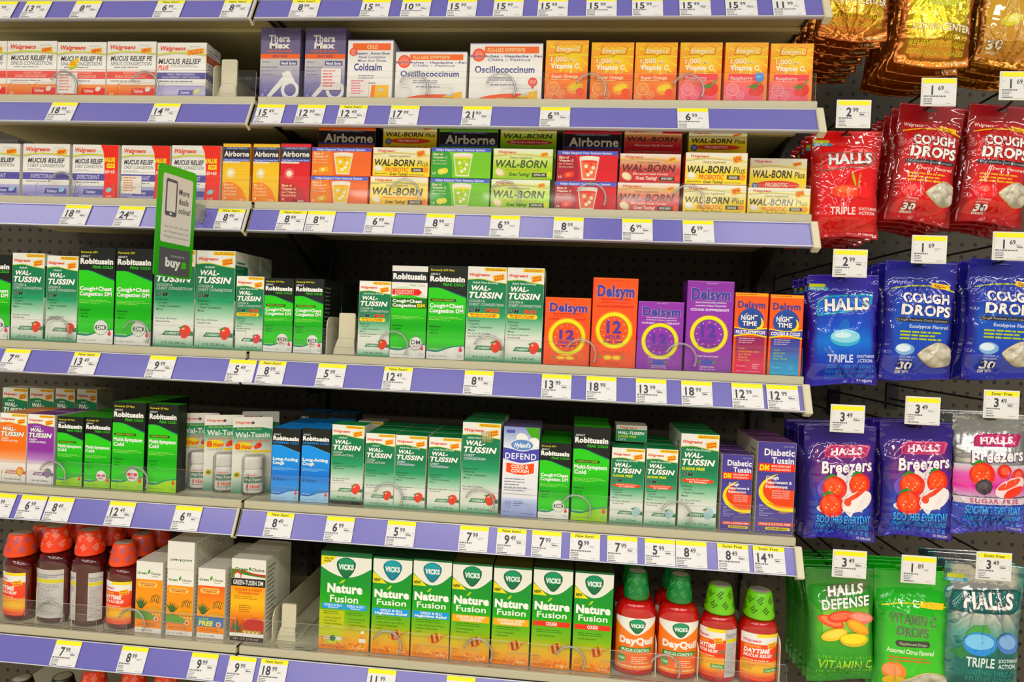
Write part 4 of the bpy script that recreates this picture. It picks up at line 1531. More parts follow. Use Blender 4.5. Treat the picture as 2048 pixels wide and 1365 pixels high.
def carton(row, xl, xr, yt, des, kw, desc, top='e8e6e0', side='dcdad2', depth=0.045, Y=0.0165, base=None, back=0, name='medicine_carton', cat='carton',
           group=None, cover=1.0, front=None, right=None, left=None, seq=True, bgap=0.0015, rz=0.0, backname='behind it', sticker=None):
    z = ROW[row] + 0.0006 if base is None else base
    X0, X1 = float(x_at(xl, Y, z)), float(x_at(xr, Y, z))
    if seq:
        key = (row, round(z, 3))
        X0 = max(X0, _last.get(key, -9) + 0.0007)
        _last[key] = X1
    H = float(z_at(yt, X0, Y)) - z
    if base is None and row > 0:
        H = min(H, ROW[row - 1] - ROW[row] - .0305)
    w, h = round(X1 - X0, 4), round(H, 4)
    me = body_mesh(w, h, depth, front or side, top, side)
    o = tag(link(name, me, loc=(X0, Y, z), rot=(0, 0, rz)), desc, cat, group)
    if des:
        key = (des, str(sorted(kw.items())), round(w / 0.0016), round(h / 0.0016), cover)
        if key not in _front:
            a = Art(w, h * cover)
            DES[des](a, **kw)
            _front[key] = (a.build('printed_front'), w, h)
        fm, fw, fh = _front[key]
        f = link('printed_front', fm, o, (0, 0, h * (1 - cover)))
        f.scale = (w / fw, 1, h / fh)
    for sd, pos, ang in ((right, (w, 0, 0), math.pi / 2), (left, (0, depth, 0), -math.pi / 2)):
        if sd:
            a = Art(depth, h)
            bg, ink = sd[:2]
            a.r(0, 0, 1, 1, bg)
            for q in sd[2:]:
                a.r(0, q[0], 1, q[1], q[2])
            a.ls(.12, .1, .88, .93, 15, ink, .4, 4, 3)
            link('side_print', a.build('side_print'), o, pos, (0, 0, ang))
    if sticker:
        sx, sy, sw, sh, inks = sticker
        a = Art(w * sw, h * sh)
        a.r(0, 0, 1, 1, 'ece6e2')
        a.ls(.08, .08, .92, .92, 6, inks, .45, 3, 3)
        tag(link('price_sticker', a.build('price_sticker', material='paper'), o, (w * sx, -0.0012, h * (1 - sy - sh))), 'pale paper sticker on the front', None)
    for k in range(back):
        b = link(name, me, loc=(X0 + (0.0007 if k % 2 else -0.0002), Y + (depth + bgap) * (k + 1), z))
        tag(b, f'{desc}, {("next one behind", "second one behind", "third one behind", "fourth one behind")[k]}', cat, group)
        if des and row in (3, 4, 5):
            link('printed_front', fm, b, (0, 0, 0)).scale = (w / fw, 1, h / fh)
    return o, X0, X1, z + H


def run(row, items):
    return [carton(row, *it[:6], **(it[6] if len(it) > 6 else {})) for it in items]


PUR, WH = '8f88c4', 'e6e4dd'
red, lil = dict(top='8c86a8', side='e6e2da'), dict(top='9a96b4', side='e2dfd8')
# --- second shelf
run(1, [
    (-88, 11.5, 82, 'mucus', dict(kind='pe'), 'white and orange sinus tablet carton cut off by the photo edge', red),
    (12.5, 111.3, 82, 'mucus', dict(kind='pe'), 'white and orange sinus tablet carton beside the cut-off one', red),
    (112.4, 210, 84, 'mucus', dict(kind='pe', mark=True), 'white and orange sinus tablet carton with a paper price sticker and a yellow mark', dict(red, sticker=(.02, .545, .42, .38, 'd89a90'))),
    (212, 309.5, 83, 'mucus', dict(kind='pe'), 'white and orange sinus tablet carton just before the lilac one', red),
    (312, 410, 85.3, 'mucus', dict(kind='plus'), 'white and lilac mucus relief caplet carton beside the cream pusher', dict(lil, right=('e9e6df', '9a96a8', (.2, .34, 'd8682c'), (.52, .64, '575493'), (.8, .97, '8d86bc')))),
    (518, 597, 55.7, 'theramax', {}, 'tall violet-grey nasal spray carton at the shelf seam', dict(top='4c4468', side='6a6584', depth=.04, back=1)),
    (607, 687.5, 55.7, 'theramax', {}, 'violet-grey nasal spray carton with a pale sticker', dict(top='4c4468', side='6a6584', depth=.04, back=1, sticker=(.42, .56, .5, .3, 'd8787c'))),
    (692.5, 782.7, 79.7, 'boiron', dict(kind='cold'), 'narrow white cold tablet carton with orange banner', dict(top='5b55a8', side='e2dfda', depth=.04, sticker=(.06, .64, .44, .3, 'e0808c'))),
    (788.6, 930.7, 103, 'boiron', dict(kind='flu'), 'lower wide white flu symptom carton with orange banner', dict(top='5b55a8', side='e2dfda', depth=.05)),
    (936.6, 1081.6, 86.4, 'boiron', dict(kind='flu_big'), 'taller wide white flu symptom carton with value pack mark', dict(top='5b55a8', side='e2dfda', depth=.05)),
    (1087.8, 1172.8, 80.6, 'emergen', dict(fl='orange'), 'orange vitamin powder carton beside the white flu carton, slightly tallest of its row', dict(top='f0a01c', side='e8801c', depth=.055)),
    (1178.7, 1263.6, 85, 'emergen', dict(fl='orange'), 'orange vitamin powder carton, middle of the three with an orange fruit', dict(top='f0a01c', side='e8801c', depth=.055)),
    (1266.6, 1350.6, 85, 'emergen', dict(fl='orange'), 'orange fruit vitamin powder carton next to the pink raspberry ones', dict(top='f0a01c', side='e8801c', depth=.055)),
    (1356, 1440, 85, 'emergen', dict(fl='rasp'), 'orange and pink raspberry vitamin carton, next to the orange fruit ones', dict(top='f0a01c', side='e8801c', depth=.055)),
    (1446, 1531.7, 85, 'emergen', dict(fl='rasp', dot=True), 'orange and pink raspberry vitamin carton with a blue round sticker', dict(top='f0a01c', side='e8801c', depth=.055)),
    (1536.7, 1622, 87, 'emergen', dict(fl='rasp'), 'orange and pink raspberry vitamin carton at the shelf end by the gold bags', dict(top='f0a01c', side='e8801c', depth=.055)),
])
carton(1, 312, 410, 87, None, {}, 'white and lilac caplet carton standing behind its twin', top='9a96b4', side='e2dfd8', Y=.064, seq=False, right=('e9e6df', '9a96a8', (.52, .64, '575493'), (.8, .97, '8d86bc')))
carton(1, 700, 785, 84, None, {}, 'white cold tablet carton behind the front one', top='5b55a8', side='e0ddd6', Y=.06, depth=.04, seq=False)

# --- third shelf
run(2, [
    (-62, 38, 286, 'mucus', dict(kind='chest'), 'white and violet chest congestion carton cut off by the photo edge', lil),
    (44, 137, 287, 'mucus', dict(kind='chest'), 'white and violet chest congestion carton without the red value stripe', lil),
    (143, 235, 289, 'mucus', dict(kind='value'), 'white and violet carton with red value stripe, fully in view', lil),
    (240.6, 338, 290.6, 'mucus', dict(kind='value'), 'white and violet carton with red value stripe and a paper sticker', dict(lil, sticker=(.02, .56, .42, .33, 'd89a5c'))),
    (341, 439, 290.6, 'mucus', dict(kind='value'), 'white and violet carton with red value stripe, beside the small yellow cartons', lil),
    (443, 497.7, 287, 'airchew', dict(red=False), 'small yellow chewable tablet carton before the seam of the shelves', dict(top='e0a41c', side='d89a1c')),
    (503.5, 556, 287.7, 'airchew', dict(red=False), 'small yellow chewable tablet carton beside the small red one', dict(top='e0a41c', side='d89a1c')),
    (558.6, 618.2, 287, 'airchew', dict(red=True), 'small red chewable tablet carton with berry print', dict(top='b81c30', side='a81c2c')),
])
carton(2, -64, 33, 278, None, {}, 'grey-white carton standing taller behind the cut-off violet one', top='c9c5bc', side='d4d0c6', Y=.064, seq=False)
ST = [  # (design, kwargs, lower (xl, xr), lower top, upper (xl, xr), upper top, colour words, body colour, behind (xl, xr, design, kw, cover, words))
    ('aireff', dict(fl='orange'), (620, 734.4), 351.6, (623, 741), 294.5, 'orange effervescent tablet carton', 'd8641c', (632, 745.5, 'airstand', dict(fl='orange'), .33, 'black and orange effervescent carton standing behind the orange stack')),
    ('walborn', dict(kind='orange'), (738.8, 854.5), 352.5, (744.6, 859), 294.5, 'yellow effervescent supplement carton', 'd8501c', (760.8, 868, 'walborn', dict(kind='plus', stand=True), .42, 'tan probiotic carton standing behind the yellow stack')),
    ('aireff', dict(fl='lime'), (859, 977.6), 356, (861, 980.5), 295, 'lime green effervescent tablet carton', '3c7a2c', (872.7, 990, 'airstand', dict(fl='lime'), .33, 'black and green effervescent carton standing behind the lime stack')),
    ('walborn', dict(kind='lime'), (980.5, 1098), 358, (985, 1104), 296.8, 'pale lime supplement carton', '7aa02c', (995, 1107, 'walborn', dict(kind='lime', stand=True), .42, 'olive green supplement carton standing behind the pale lime stack')),
    ('aireff', dict(fl='berry'), (1108, 1231), 363, (1112.7, 1234), 301, 'red berry effervescent tablet carton', '8c1c2c', (1120, 1236, 'airstand', dict(fl='berry'), .33, 'black and red effervescent carton standing behind the berry stack')),
    ('walborn', dict(kind='berry'), (1233, 1357), 365, (1238, 1360), 306.8, 'brown-red berry supplement carton', '9c2430', (1242, 1357, 'walborn', dict(kind='berry', stand=True), .42, 'brown-red supplement carton standing behind the berry supplement stack')),
    ('walborn', dict(kind='plus'), (1364.7, 1490.7), 369, (1369, 1493), 304.7, 'yellow probiotic supplement carton', 'c83c1c', (1370, 1487, 'walborn', dict(kind='plus', stand=True), .42, 'yellow probiotic carton standing behind the twin probiotic stack')),
    ('walborn', dict(kind='plus'), (1493.6, 1618), 375, None, None, 'yellow probiotic supplement carton alone at the shelf end', 'c8b03c', (1495, 1609, 'walborn', dict(kind='plus', stand=True), 1.0, 'yellow probiotic carton standing behind the lone one at the shelf end')),
]
for des, kw, lo, lt, up, ut, wd, bc, beh in ST:
    sd = 'd8d0b8' if kw.get('kind') in ('plus', 'lime', 'orange') else bc
    o, a_, b_, zt = carton(2, *lo, lt, des, kw, wd + (', lower one of the stack of two' if up else ''), top='3c4088' if des == 'aireff' else 'e6e2d6', side=bc, depth=.03)
    ky = (2, round(zt + 0.0005, 3))
    if up:
        kw2 = dict(kw) if kw.get('kind') != 'orange' else dict(kind='plus')
        wd2 = wd if kw.get('kind') != 'orange' else 'yellow probiotic carton above the plain yellow one'
        carton(2, *up, ut, des, kw2, wd2 + ', upper one of the stack of two', top='4c54b0' if des == 'aireff' else 'f0eee6', side=bc, base=zt + 0.0005, seq=False, depth=.03)
    carton(2, beh[0], beh[1], 316 if not up else 243 + (beh[0] - 630) * .026, beh[2], beh[3], beh[5], top='b8a46c' if beh[2] != 'airstand' else '8a5a1c', side='a8946c' if beh[2] != 'airstand' else '1e1c22',
           Y=.0475, depth=.05, cover=beh[4], seq=False, front='a8945c')

# --- fourth shelf
T = dict
grn = dict(top='e2e2da', side='c9d4c6', depth=.044, bgap=.001)
WTS = ('e6e6dc', '5a8a70', (.14, .5, '1c7a52'), (.8, .98, '2c8a60'))
rob = dict(top='24301c', side='1c201a', depth=.042, right=('191c18', '6a7064'))
run(3, [
    (-52, 19, 508, 'robi', dict(), 'tall black and green cough syrup carton cut off by the photo edge', rob),
    (21, 85, 505.5, 'tussin', dict(dm='DM', oz='8 FL OZ (237 mL)'), 'green and white cherry cough carton, first whole one on the fourth shelf', dict(grn, right=WTS)),
    (90, 152, 511, 'tussin', dict(dm='DM', oz='8 FL OZ (237 mL)'), 'green and white cherry cough carton beside the tall black and green pair', dict(grn, right=WTS)),
    (153.7, 225.6, 495, 'robi', dict(), 'tall black and green cough carton before the green hanging sign, fully visible', rob),
    (228, 301, 496.5, 'robi', dict(), 'tall black and green cough carton with its top partly behind the green sign', rob),
    (305, 385.6, 498, 'tussin', dict(dm='DM', oz='12 FL OZ (355 mL)'), 'large green cherry cough carton half hidden by the green sign', dict(grn, right=WTS)),
    (388, 465, 500.6, 'tussin', dict(dm='DM', oz='12 FL OZ (355 mL)'), 'large green cherry cough carton beside the green sign', dict(grn, right=WTS, back=2)),
    (469, 523.6, 552, 'tussin', dict(dm='DM MAX', adult='Adult Non-Drowsy', oz='4 FL OZ (118 mL)', flav='BERRY', fc='d84a50'), 'small green maximum strength carton at the seam of the fourth shelf', dict(grn)),
    (525, 583.5, 555.7, 'robi', dict(maxs='MAXIMUM STRENGTH', formerly='Formerly DM Max', badge='DM MAX'), 'small black and green cough carton, first of the pair by the cream pusher', rob),
    (585.6, 643.6, 557, 'robi', dict(maxs='MAXIMUM STRENGTH', formerly='Formerly DM Max', badge='DM MAX'), 'small black and green cough carton with a row behind it', dict(rob, back=3)),
    (714, 777, 561.5, 'tussin', dict(dm='DM MAX', adult='Adult Non-Drowsy'), 'small green maximum strength carton beside the cream pusher', grn),
    (778, 850, 530.8, 'robimax', {}, 'tall green carton with white top edge and red strength arrow', dict(rob, top='e8e6de')),
    (851.6, 927.8, 530.8, 'robi', dict(maxs='MAXIMUM STRENGTH', formerly='Formerly DM Max', badge=''), 'tall black and green cough carton beside the red arrow one', rob),
    (929, 1007, 532.8, 'tussin', dict(dm='DM MAX', adult='Adult Non-Drowsy', oz='8 FL OZ (237 mL)', low=('For Ages 12 and Over', 'ALCOHOL FREE')), 'tall green maximum strength carton beside the black and green one', grn),
    (1008, 1081.6, 535, 'tussin', dict(dm='DM MAX', adult='Adult Non-Drowsy', oz='8 FL OZ (237 mL)', low=('For Ages 12 and Over', 'ALCOHOL FREE')), 'tall green maximum strength carton beside the orange clock carton', dict(grn, back=1, right=WTS)),
    (1086, 1177, 594, 'delsym', dict(c='orange'), 'short orange carton with yellow clock ring', dict(top='e0501c', side='d8481c', depth=.045)),
    (1180, 1269.5, 555, 'delsym', dict(c='orange'), 'tall orange carton with yellow clock ring', dict(top='e0501c', side='d8481c', depth=.045)),
    (1271.5, 1363, 602, 'delsym', dict(c='purple'), 'short purple carton with yellow clock ring', dict(top='7a3490', side='6a2c80', depth=.045)),
    (1367.6, 1461, 561, 'delsym', dict(c='purple'), 'tall purple carton with yellow clock ring', dict(top='7a3490', side='6a2c80', depth=.045)),
    (1463.7, 1530, 585, 'delnight', dict(k='MULTI-SYMPTOM'), 'slim orange night-time carton with magenta lower panel', dict(top='d8801c', side='c8481c', depth=.04)),
    (1533.8, 1600.6, 589, 'delnight', dict(k='COUGH & COLD'), 'slim orange night-time carton with blue lower panel', dict(top='d8801c', side='c8481c', depth=.04)),
])
carton(3, 1371, 1452, 566, None, {}, 'dark purple carton tucked behind the tall purple one', top='4a2058', side='4a2058', Y=.085, depth=.045, seq=False)
for i, (a_, b_) in enumerate(((142, 192), (196, 246))):
    carton(3, a_, b_, 512, 'tussin', dict(dm='DM'), f'dim green cough carton at the back, {("behind the first tall black and green one", "behind the second tall black and green one")[i]}', top='c9cabf', side='b0b8aa', Y=.24, depth=.044, seq=False)

# --- fifth shelf
gb = dict(top='3c9a2c', side='1c2a18', depth=.042, back=2)
gt = dict(top='2c8a54', side='c9d0c2', depth=.044, back=2)
run(4, [
    (-3, 50.6, 825.6, 'tussin', dict(g=('ee7a2c', 'ee7a2c', 'f2a878', 'eeeae4', 'eeeae4'), white_low=True, sub=('COUGH', 'LONG ACTING'), flav='ORANGE', fc='ee8a4c', subc='f8e6d8', adult=' . ', rel=(), low=(), oz='4 FL OZ (118 mL)'), 'orange topped white long acting cough carton', dict(top='d88a5c', side='e2ddd4', depth=.044, back=1)),
    (52.5, 106, 828, 'tussin', dict(g=('8c3f9c', '8c3f9c', 'b88ac4', 'eeeae8', 'eeeae8'), white_low=True, sub=('COUGH', 'LONG ACTING'), flav='GRAPE', fc='7a7a84', subc='f2e6f4', adult=' . ', rel=(), low=(), oz='4 FL OZ (118 mL)'), 'purple topped white long acting cough carton', dict(top='6a2c80', side='ddd8de', depth=.044, back=1, right=('e2dfe0', 'a8a0b0'))),
    (111.6, 163.5, 832.5, 'robi', dict(maxs='MAXIMUM STRENGTH', formerly='Formerly CF Max', prod=('Multi-Symptom', 'Cold'), badge='', low='g'), 'small black and green cold carton without round badge, beside the purple one', gb),
    (167, 220, 834, 'robi', dict(formerly='Formerly CF', prod=('Multi-Symptom', 'Cold'), badge='CF', low='g'), 'small black and green cold carton with pink badge', gb),
    (221.5, 286, 803.8, 'robi', dict(maxs='MAXIMUM STRENGTH', formerly='Formerly CF Max', prod=('Multi-Symptom', 'Cold'), badge='CF', low='g'), 'tall black and green cold carton with pink badge', gb),
    (292.6, 352, 808, 'robi', dict(maxs='MAXIMUM STRENGTH', formerly='Formerly CF Max', prod=('Multi-Symptom', 'Cold'), badge='', low='g'), 'tall black and green cold carton beside the hanging bottle cards', dict(gb, back=0, depth=.026)),
    (540.5, 596.7, 855.7, 'robi', dict(c='blue', formerly='', prod=('Long-Acting', 'Cough'), badge='', sub='LINGERING COLD', hours=True), 'small black and blue cough carton beside the bottle cards', dict(top='3c8ad8', side='1c2434', depth=.042, back=2)),
    (599.6, 656.8, 856, 'robi', dict(c='blue', formerly='', prod=('Long-Acting', 'Cough'), badge='', sub='LINGERING COLD', hours=True), 'small black and blue cough carton beside the raised green one', dict(top='3c8ad8', side='1c2434', depth=.042, back=2)),
    (727, 785.7, 866, 'tussin', dict(sub=('COUGH', 'LONG-ACTING'), rel=('Relieves:', '- Cough up to 8 HOURS', 'Non-Drowsy')), 'small green long acting cough carton standing lower than its raised neighbour', gt),
    (786.6, 848.7, 870, 'tussin', dict(sub=('CHEST', 'CONGESTION'), subc='c9cfe0', adult='Adult Non-Drowsy', rel=('Expectorant', 'Relieves:', '- Chest Congestion', 'Mucus')), 'small green chest congestion carton, first of two', dict(gt, right=('dcdcd2', '9a9a8c'))),
    (853, 917.5, 873.8, 'tussin', dict(sub=('CHEST', 'CONGESTION'), subc='c9cfe0', adult='Adult Non-Drowsy', rel=('Expectorant', 'Relieves:', '- Chest Congestion', 'Mucus')), 'small green chest congestion carton, beside the tall one with a barcode sticker', gt),
    (919, 995, 844, 'tussin', dict(sub=('CHEST', 'CONGESTION'), subc='c9cfe0', adult='Adult Non-Drowsy', oz='8 FL OZ (237 mL)', sticker=True, rel=('Expectorant', 'Relieves:', '- Chest Congestion', 'Mucus')), 'tall green chest congestion carton with a torn barcode sticker', gt),
    (1001, 1072.8, 852.7, 'hyland', {}, 'pale lavender cold and cough carton with violet band', dict(top='5a5478', side='8c86b8', depth=.044, back=1)),
    (1074.6, 1136.8, 884.7, 'robi', dict(formerly='Formerly DM'), 'small black and green cough carton beside the lavender one', gb),
    (1140.6, 1213.8, 853, 'robi', dict(formerly='', prod=('Multi-Symptom', 'Cold'), badge='', low='g', maxs='NIGHTTIME'), 'tall black and green night-time cold carton', gb),
    (1218, 1284, 895, 'tussin', dict(sub=(), sf=True, dm='DM', adult='Adult Non-Drowsy', flav='CHERRY', fc='a8ccd0'), 'small green sugar free carton with another standing on top behind', gt),
    (1287, 1350, 897, 'tussin', dict(sub=(), sf=True, dm='DM', adult='Adult Non-Drowsy', flav='CHERRY', fc='a8ccd0'), 'small green sugar free carton beside the tall sugar free one', gt),
    (1354.5, 1430.6, 867, 'tussin', dict(sub=(), sf=True, dm='DM', adult='Adult Non-Drowsy', flav='CHERRY', fc='a8ccd0', oz='8 FL OZ (237 mL)'), 'tall green sugar free carton with red oval', dict(gt, left=('c8c6b8', '8a8a7c'))),
    (1438, 1499.5, 908, 'diab', {}, 'small violet diabetic cough carton with yellow crescent', dict(top='5a3f7c', side='c2bcae', depth=.042, back=2, left=('c9c4b4', '8a8478'))),
    (1508, 1584.5, 883, 'diab', {}, 'tall violet diabetic cough carton with yellow crescent at the shelf end', dict(top='6a3f6c', side='c2bcae', depth=.045, back=2, left=('c9c4b4', '8a8478'))),
])
# one carton lifted on a clear support, one stood on the row behind, dim ones at the back
b = MB().box(0, .056, 0, .04, 0, .0058, 'c9c6b8').mesh('riser_block', 'clear')
o, a_, b_, zt = carton(4, 659.7, 724, 849, 'tussin', dict(sub=('COUGH', 'LONG-ACTING'), rel=('Relieves:', '- Cough up to 8 HOURS', 'Non-Drowsy')), 'green long acting cough carton raised on a clear riser', base=ROW[4] + .0072, seq=False, right=WTS, **{**gt, 'back': 0})
tag(link('carton_riser', b, loc=(a_ + .001, .0175, ROW[4] + .0006)), 'low clear plastic riser under the raised green cough carton', 'riser')
carton(4, 655.7, 720, 849, None, {}, 'green long acting cough carton behind the raised one', seq=False, Y=.064, front='2c7a50', **{**gt, 'back': 0})
zb = float(z_at(895, .7, .0165)) + .0008
carton(4, 1231.5, 1293, 850, 'tussinend', {}, 'small green sugar free carton standing on the row behind', base=zb, seq=False, Y=.05, cover=1.0, top='e0ded4', side='c9d0c2', depth=.044)
for i, (a_, b_, yt) in enumerate(((2, 52, 775), (56, 104, 776), (107, 146, 777), (150, 190, 778))):
    carton(4, a_, b_, yt, 'tussin', dict(dm='DM'), f'dim green cough carton at the back of the fifth shelf, {ORD[i]} from the photo edge', top='d8d6cc', side='b8bcae', Y=.16 + .0 * i, depth=.044, seq=False)
for i, (a_, b_, yt) in enumerate(((596, 650, 822), (652, 706, 826))):
    carton(4, a_, b_, yt, 'robi', dict(c='blue', formerly='', prod=('Long-Acting', 'Cough'), badge='', sub='LINGERING COLD', hours=True), f'tall black and blue cough carton at the back, {("behind the first small blue one", "behind the raised green one")[i]}',
           top='2c6ab0', side='1c2434', Y=.165, depth=.042, seq=False)
carton(4, 712, 762, 842, 'tussin', dict(sub=('COUGH', 'LONG-ACTING')), 'dim white topped cough carton at the back, behind the raised green one', top='d8d4c4', side='b8b8a8', Y=.17, depth=.044, seq=False)

# --- sixth shelf
gc = dict(top='e2dfd4', side='d8d3c4', depth=.045, right=('e0dccf', 'a8a294'))
R5 = run(5, [
    (269, 322, 1122, 'green', dict(kind='kids'), 'white topped honey syrup carton with green band, beside the red bottles', dict(gc, back=2)),
    (331, 384, 1137, 'green', dict(kind='kids'), 'white topped honey syrup carton with green band, under the lying carton', dict(gc, back=1)),
    (392.6, 446.8, 1135.7, 'green', dict(kind='sf'), 'white topped honey syrup carton with blue sugar free band', dict(gc, back=2)),
    (458.5, 527, 1116.7, 'green', dict(kind='dm'), 'tall white and amber syrup carton with black name band', dict(gc, right=('e4e0d4', '8f8a7c'), depth=.05, back=1)),
    (636, 737, 1101, 'vicks', dict(kind='flu', big=True), 'wide green value pack carton with yellow corner', dict(top='1c4a2c', side='2c7a3c', depth=.06, back=1)),
    (740, 818, 1112.7, 'vicks', dict(kind='flu'), 'green and gold carton with blue band, beside the wide value pack', dict(top='1a4028', side='1a5a34', depth=.05, back=1)),
    (820, 897, 1117, 'vicks', dict(kind='flu'), 'green and gold carton with blue band, beside the yellow band one', dict(top='1a4028', side='1a5a34', depth=.05, back=1)),
    (898.4, 977.5, 1124.5, 'vicks', dict(kind='chest'), 'green and gold carton with yellow band, beside the blue band one', dict(top='5a5a2c', side='1a5a34', depth=.05, back=1)),
    (980.4, 1056.6, 1131.8, 'vicks', dict(kind='chest'), 'green and gold carton with yellow band, beside the red band one', dict(top='5a5a2c', side='1a5a34', depth=.05, back=1)),
    (1059.6, 1138.7, 1134.7, 'vicks', dict(kind='cough'), 'green and gold carton with red cough band, beside the yellow band one', dict(top='3a4028', side='1a5a34', depth=.05, back=1)),
    (1142.4, 1220, 1141.5, 'vicks', dict(kind='cough'), 'green and gold carton with red cough band, beside the orange bottles', dict(top='3a4028', side='1a5a34', depth=.05, back=1)),
])
_, xa, xb, zt = R5[1]
wl, hl = 0.0495, 0.049
me = MB().box(0, wl, 0, .135, 0, hl, 'e0dccf', front='efede6', top='e6e2d6').mesh('carton_body', 'card')
o = tag(link('medicine_carton', me, loc=(xa + .001, .014, zt + .0006)), 'white syrup carton lying on top of the honey syrup cartons', 'carton')
a = Art(wl, hl)
a.r(0, 0, 1, 1, 'efede6')
a.t('Green', .10, .72, .42, .64, '4c5a3c', 2)
a.t('Choice', .55, .72, .92, .64, '4c5a3c', 2)
a.e(.49, .68, .03, c='4a7a2c', ry=.05)
link('printed_front', a.build('printed_front'), o, (0, 0, 0))
a = Art(.135, hl)
a.r(0, 0, 1, 1, 'dcd8ca')
a.ls(.05, .1, .95, .9, 9, 'a39e90', .4, 5, 12)
link('side_print', a.build('side_print'), o, (wl, 0, 0), (0, 0, math.pi / 2))

# ------------------------------------------------------------------ bottles
def oval(rx, ry, a0, a1, z0, z1, off=0.0004, step=0.00012, zf=None):
    """maps a label onto an oval bottle; angles from the front, to the right positive"""
    def m(fx, fy, lay):
        t = a0 + (a1 - a0) * fx
        d = off + lay * step
        z = z1 + (z0 - z1) * fy
        k = 1.0 if zf is None else zf(z)
        return np.column_stack([(rx * k + d) * np.sin(t), -(ry * k + d) * np.cos(t), z])
    return m


def smooth_normals(me, mapper_pts):
    me.normals_split_custom_set_from_vertices([tuple(n) for n in mapper_pts])


def l_dayquil(a):
    a.g(0, 0, 1, 1, [(0, 'f28a24'), (.5, 'f2801c'), (.8, 'ee6a24'), (1, 'f08a34')])
    a.s_([(0, 0), (1, 0)], [(0, .08), (.2, .2), (.5, .33), (.8, .2), (1, .08)], 'efeee6')
    shield(a, .52, .15, .17)
    a.t('DayQuil', .14, .38, .9, .5, 'f6f4ee', 4)
    a.p([(.15, .58), (.88, .57), (.85, .66), (.12, .67)], '3c8a44')
    a.t('MUCUS CONTROL', .2, .598, .82, .648, 'e6f0dc', 3)
    a.r(.08, .7, .92, .706, 'f6c890')
    a.e(.2, .8, .11, c='6a9a5c')
    a.t('DM', .13, .775, .28, .82, 'd8e8c8', 2)
    a.ls(.42, .75, .85, .9, 4, 'f6d0a8', .4, 5)
    a.ls(.1, .93, .9, .98, 1, 'f6d0a8', .5)


def l_daytime(a, flav=''):
    a.g(0, 0, 1, 1, [(0, 'ecebe6'), (.22, 'ecebe6'), (.23, 'ee5a24'), (.58, 'ea4a22'), (.62, 'f2a42c'), (.78, 'f0c028'), (.9, 'f07a28'), (1, 'e8502c')])
    a.p([(.42, 0), (1, 0), (1, .07), (.4, .07)], 'f2da20')
    walgreens(a, .08, .12, .5, .18, 'dc5a7c')
    burst(a, .78, .24, .15, .07, ['New', 'Value'], c='f4d01c')
    a.t('NON-DROWSY', .12, .255, .5, .29, 'f4d060', 2)
    a.t('DAYTIME', .1, .32, .72, .41, 'f6f2ec', 4, sh=.2)
    a.t('MUCUS RELIEF' if flav else 'COLD & FLU RELIEF', .1, .44, .78, .5, 'f6f2ec', 3, sh=.2)
    if flav:
        a.t('DM', .82, .44, .96, .5, '2c8a5c', 4, sh=.2)
        a.r(.58, .73, 1, .82, '5a9a4c')
        a.t(flav, .62, .75, .94, .8, 'dcecc8', 2)
    a.ls(.08, .56, .7, .6, 1, 'f8c8a0', .6)
    a.ls(.06, .66, .5, .8, 4, 'b87a1c', .4, 3)
    a.t('12 FL OZ (355 mL)', .25, .92, .8, .955, 'b8401c', 1)


def l_back(a, edge=True):
    a.r(0, 0, 1, 1, 'c9c5c0')
    if edge:
        a.g(0, 0, .16, 1, [(0, 'e8d02c'), (.25, 'f0a02c'), (.4, 'ee5a24'), (.9, 'e8502c'), (1, 'f08a34')])
    a.r(.16 if edge else 0, .1, 1, .12, '8a8a94')
    a.r(.16 if edge else 0, .2 if edge else .2, 1, .27, 'd4cc2c')
    a.ls(.2 if edge else .08, .14, .95, .19, 2, '6a6a74', .5, 3, 8)
    a.ls(.2 if edge else .08, .3, .95, .95, 22, '8f8f99', .4, 5, 9)


def seal_art(a, ink, words='SEALED FOR YOUR PROTECTION', n=5):
    for i in range(n):
        for j in range(2):
            x = (i + .5 * j) / n
            a.ls(x, .12 + .45 * j, x + .14, .42 + .45 * j, 3, ink, .45, i + 3 * j, 2)
    s_items = []
    for v, t, c, lay, lo, hi in a.items:           # slant the rows like print on a shrink seal
        ctr = (lo + hi) / 2
        q = v - ctr
        ang = -.75
        k = a.h / a.w
        x = q[:, 0] * math.cos(ang) - q[:, 1] * k * math.sin(ang)
        y = (q[:, 0] * math.sin(ang) + q[:, 1] * k * math.cos(ang)) / k
        s_items.append((np.clip(np.stack([x, y], 1) + ctr, 0, 1), t, c, lay, lo, hi))
    a.items = s_items


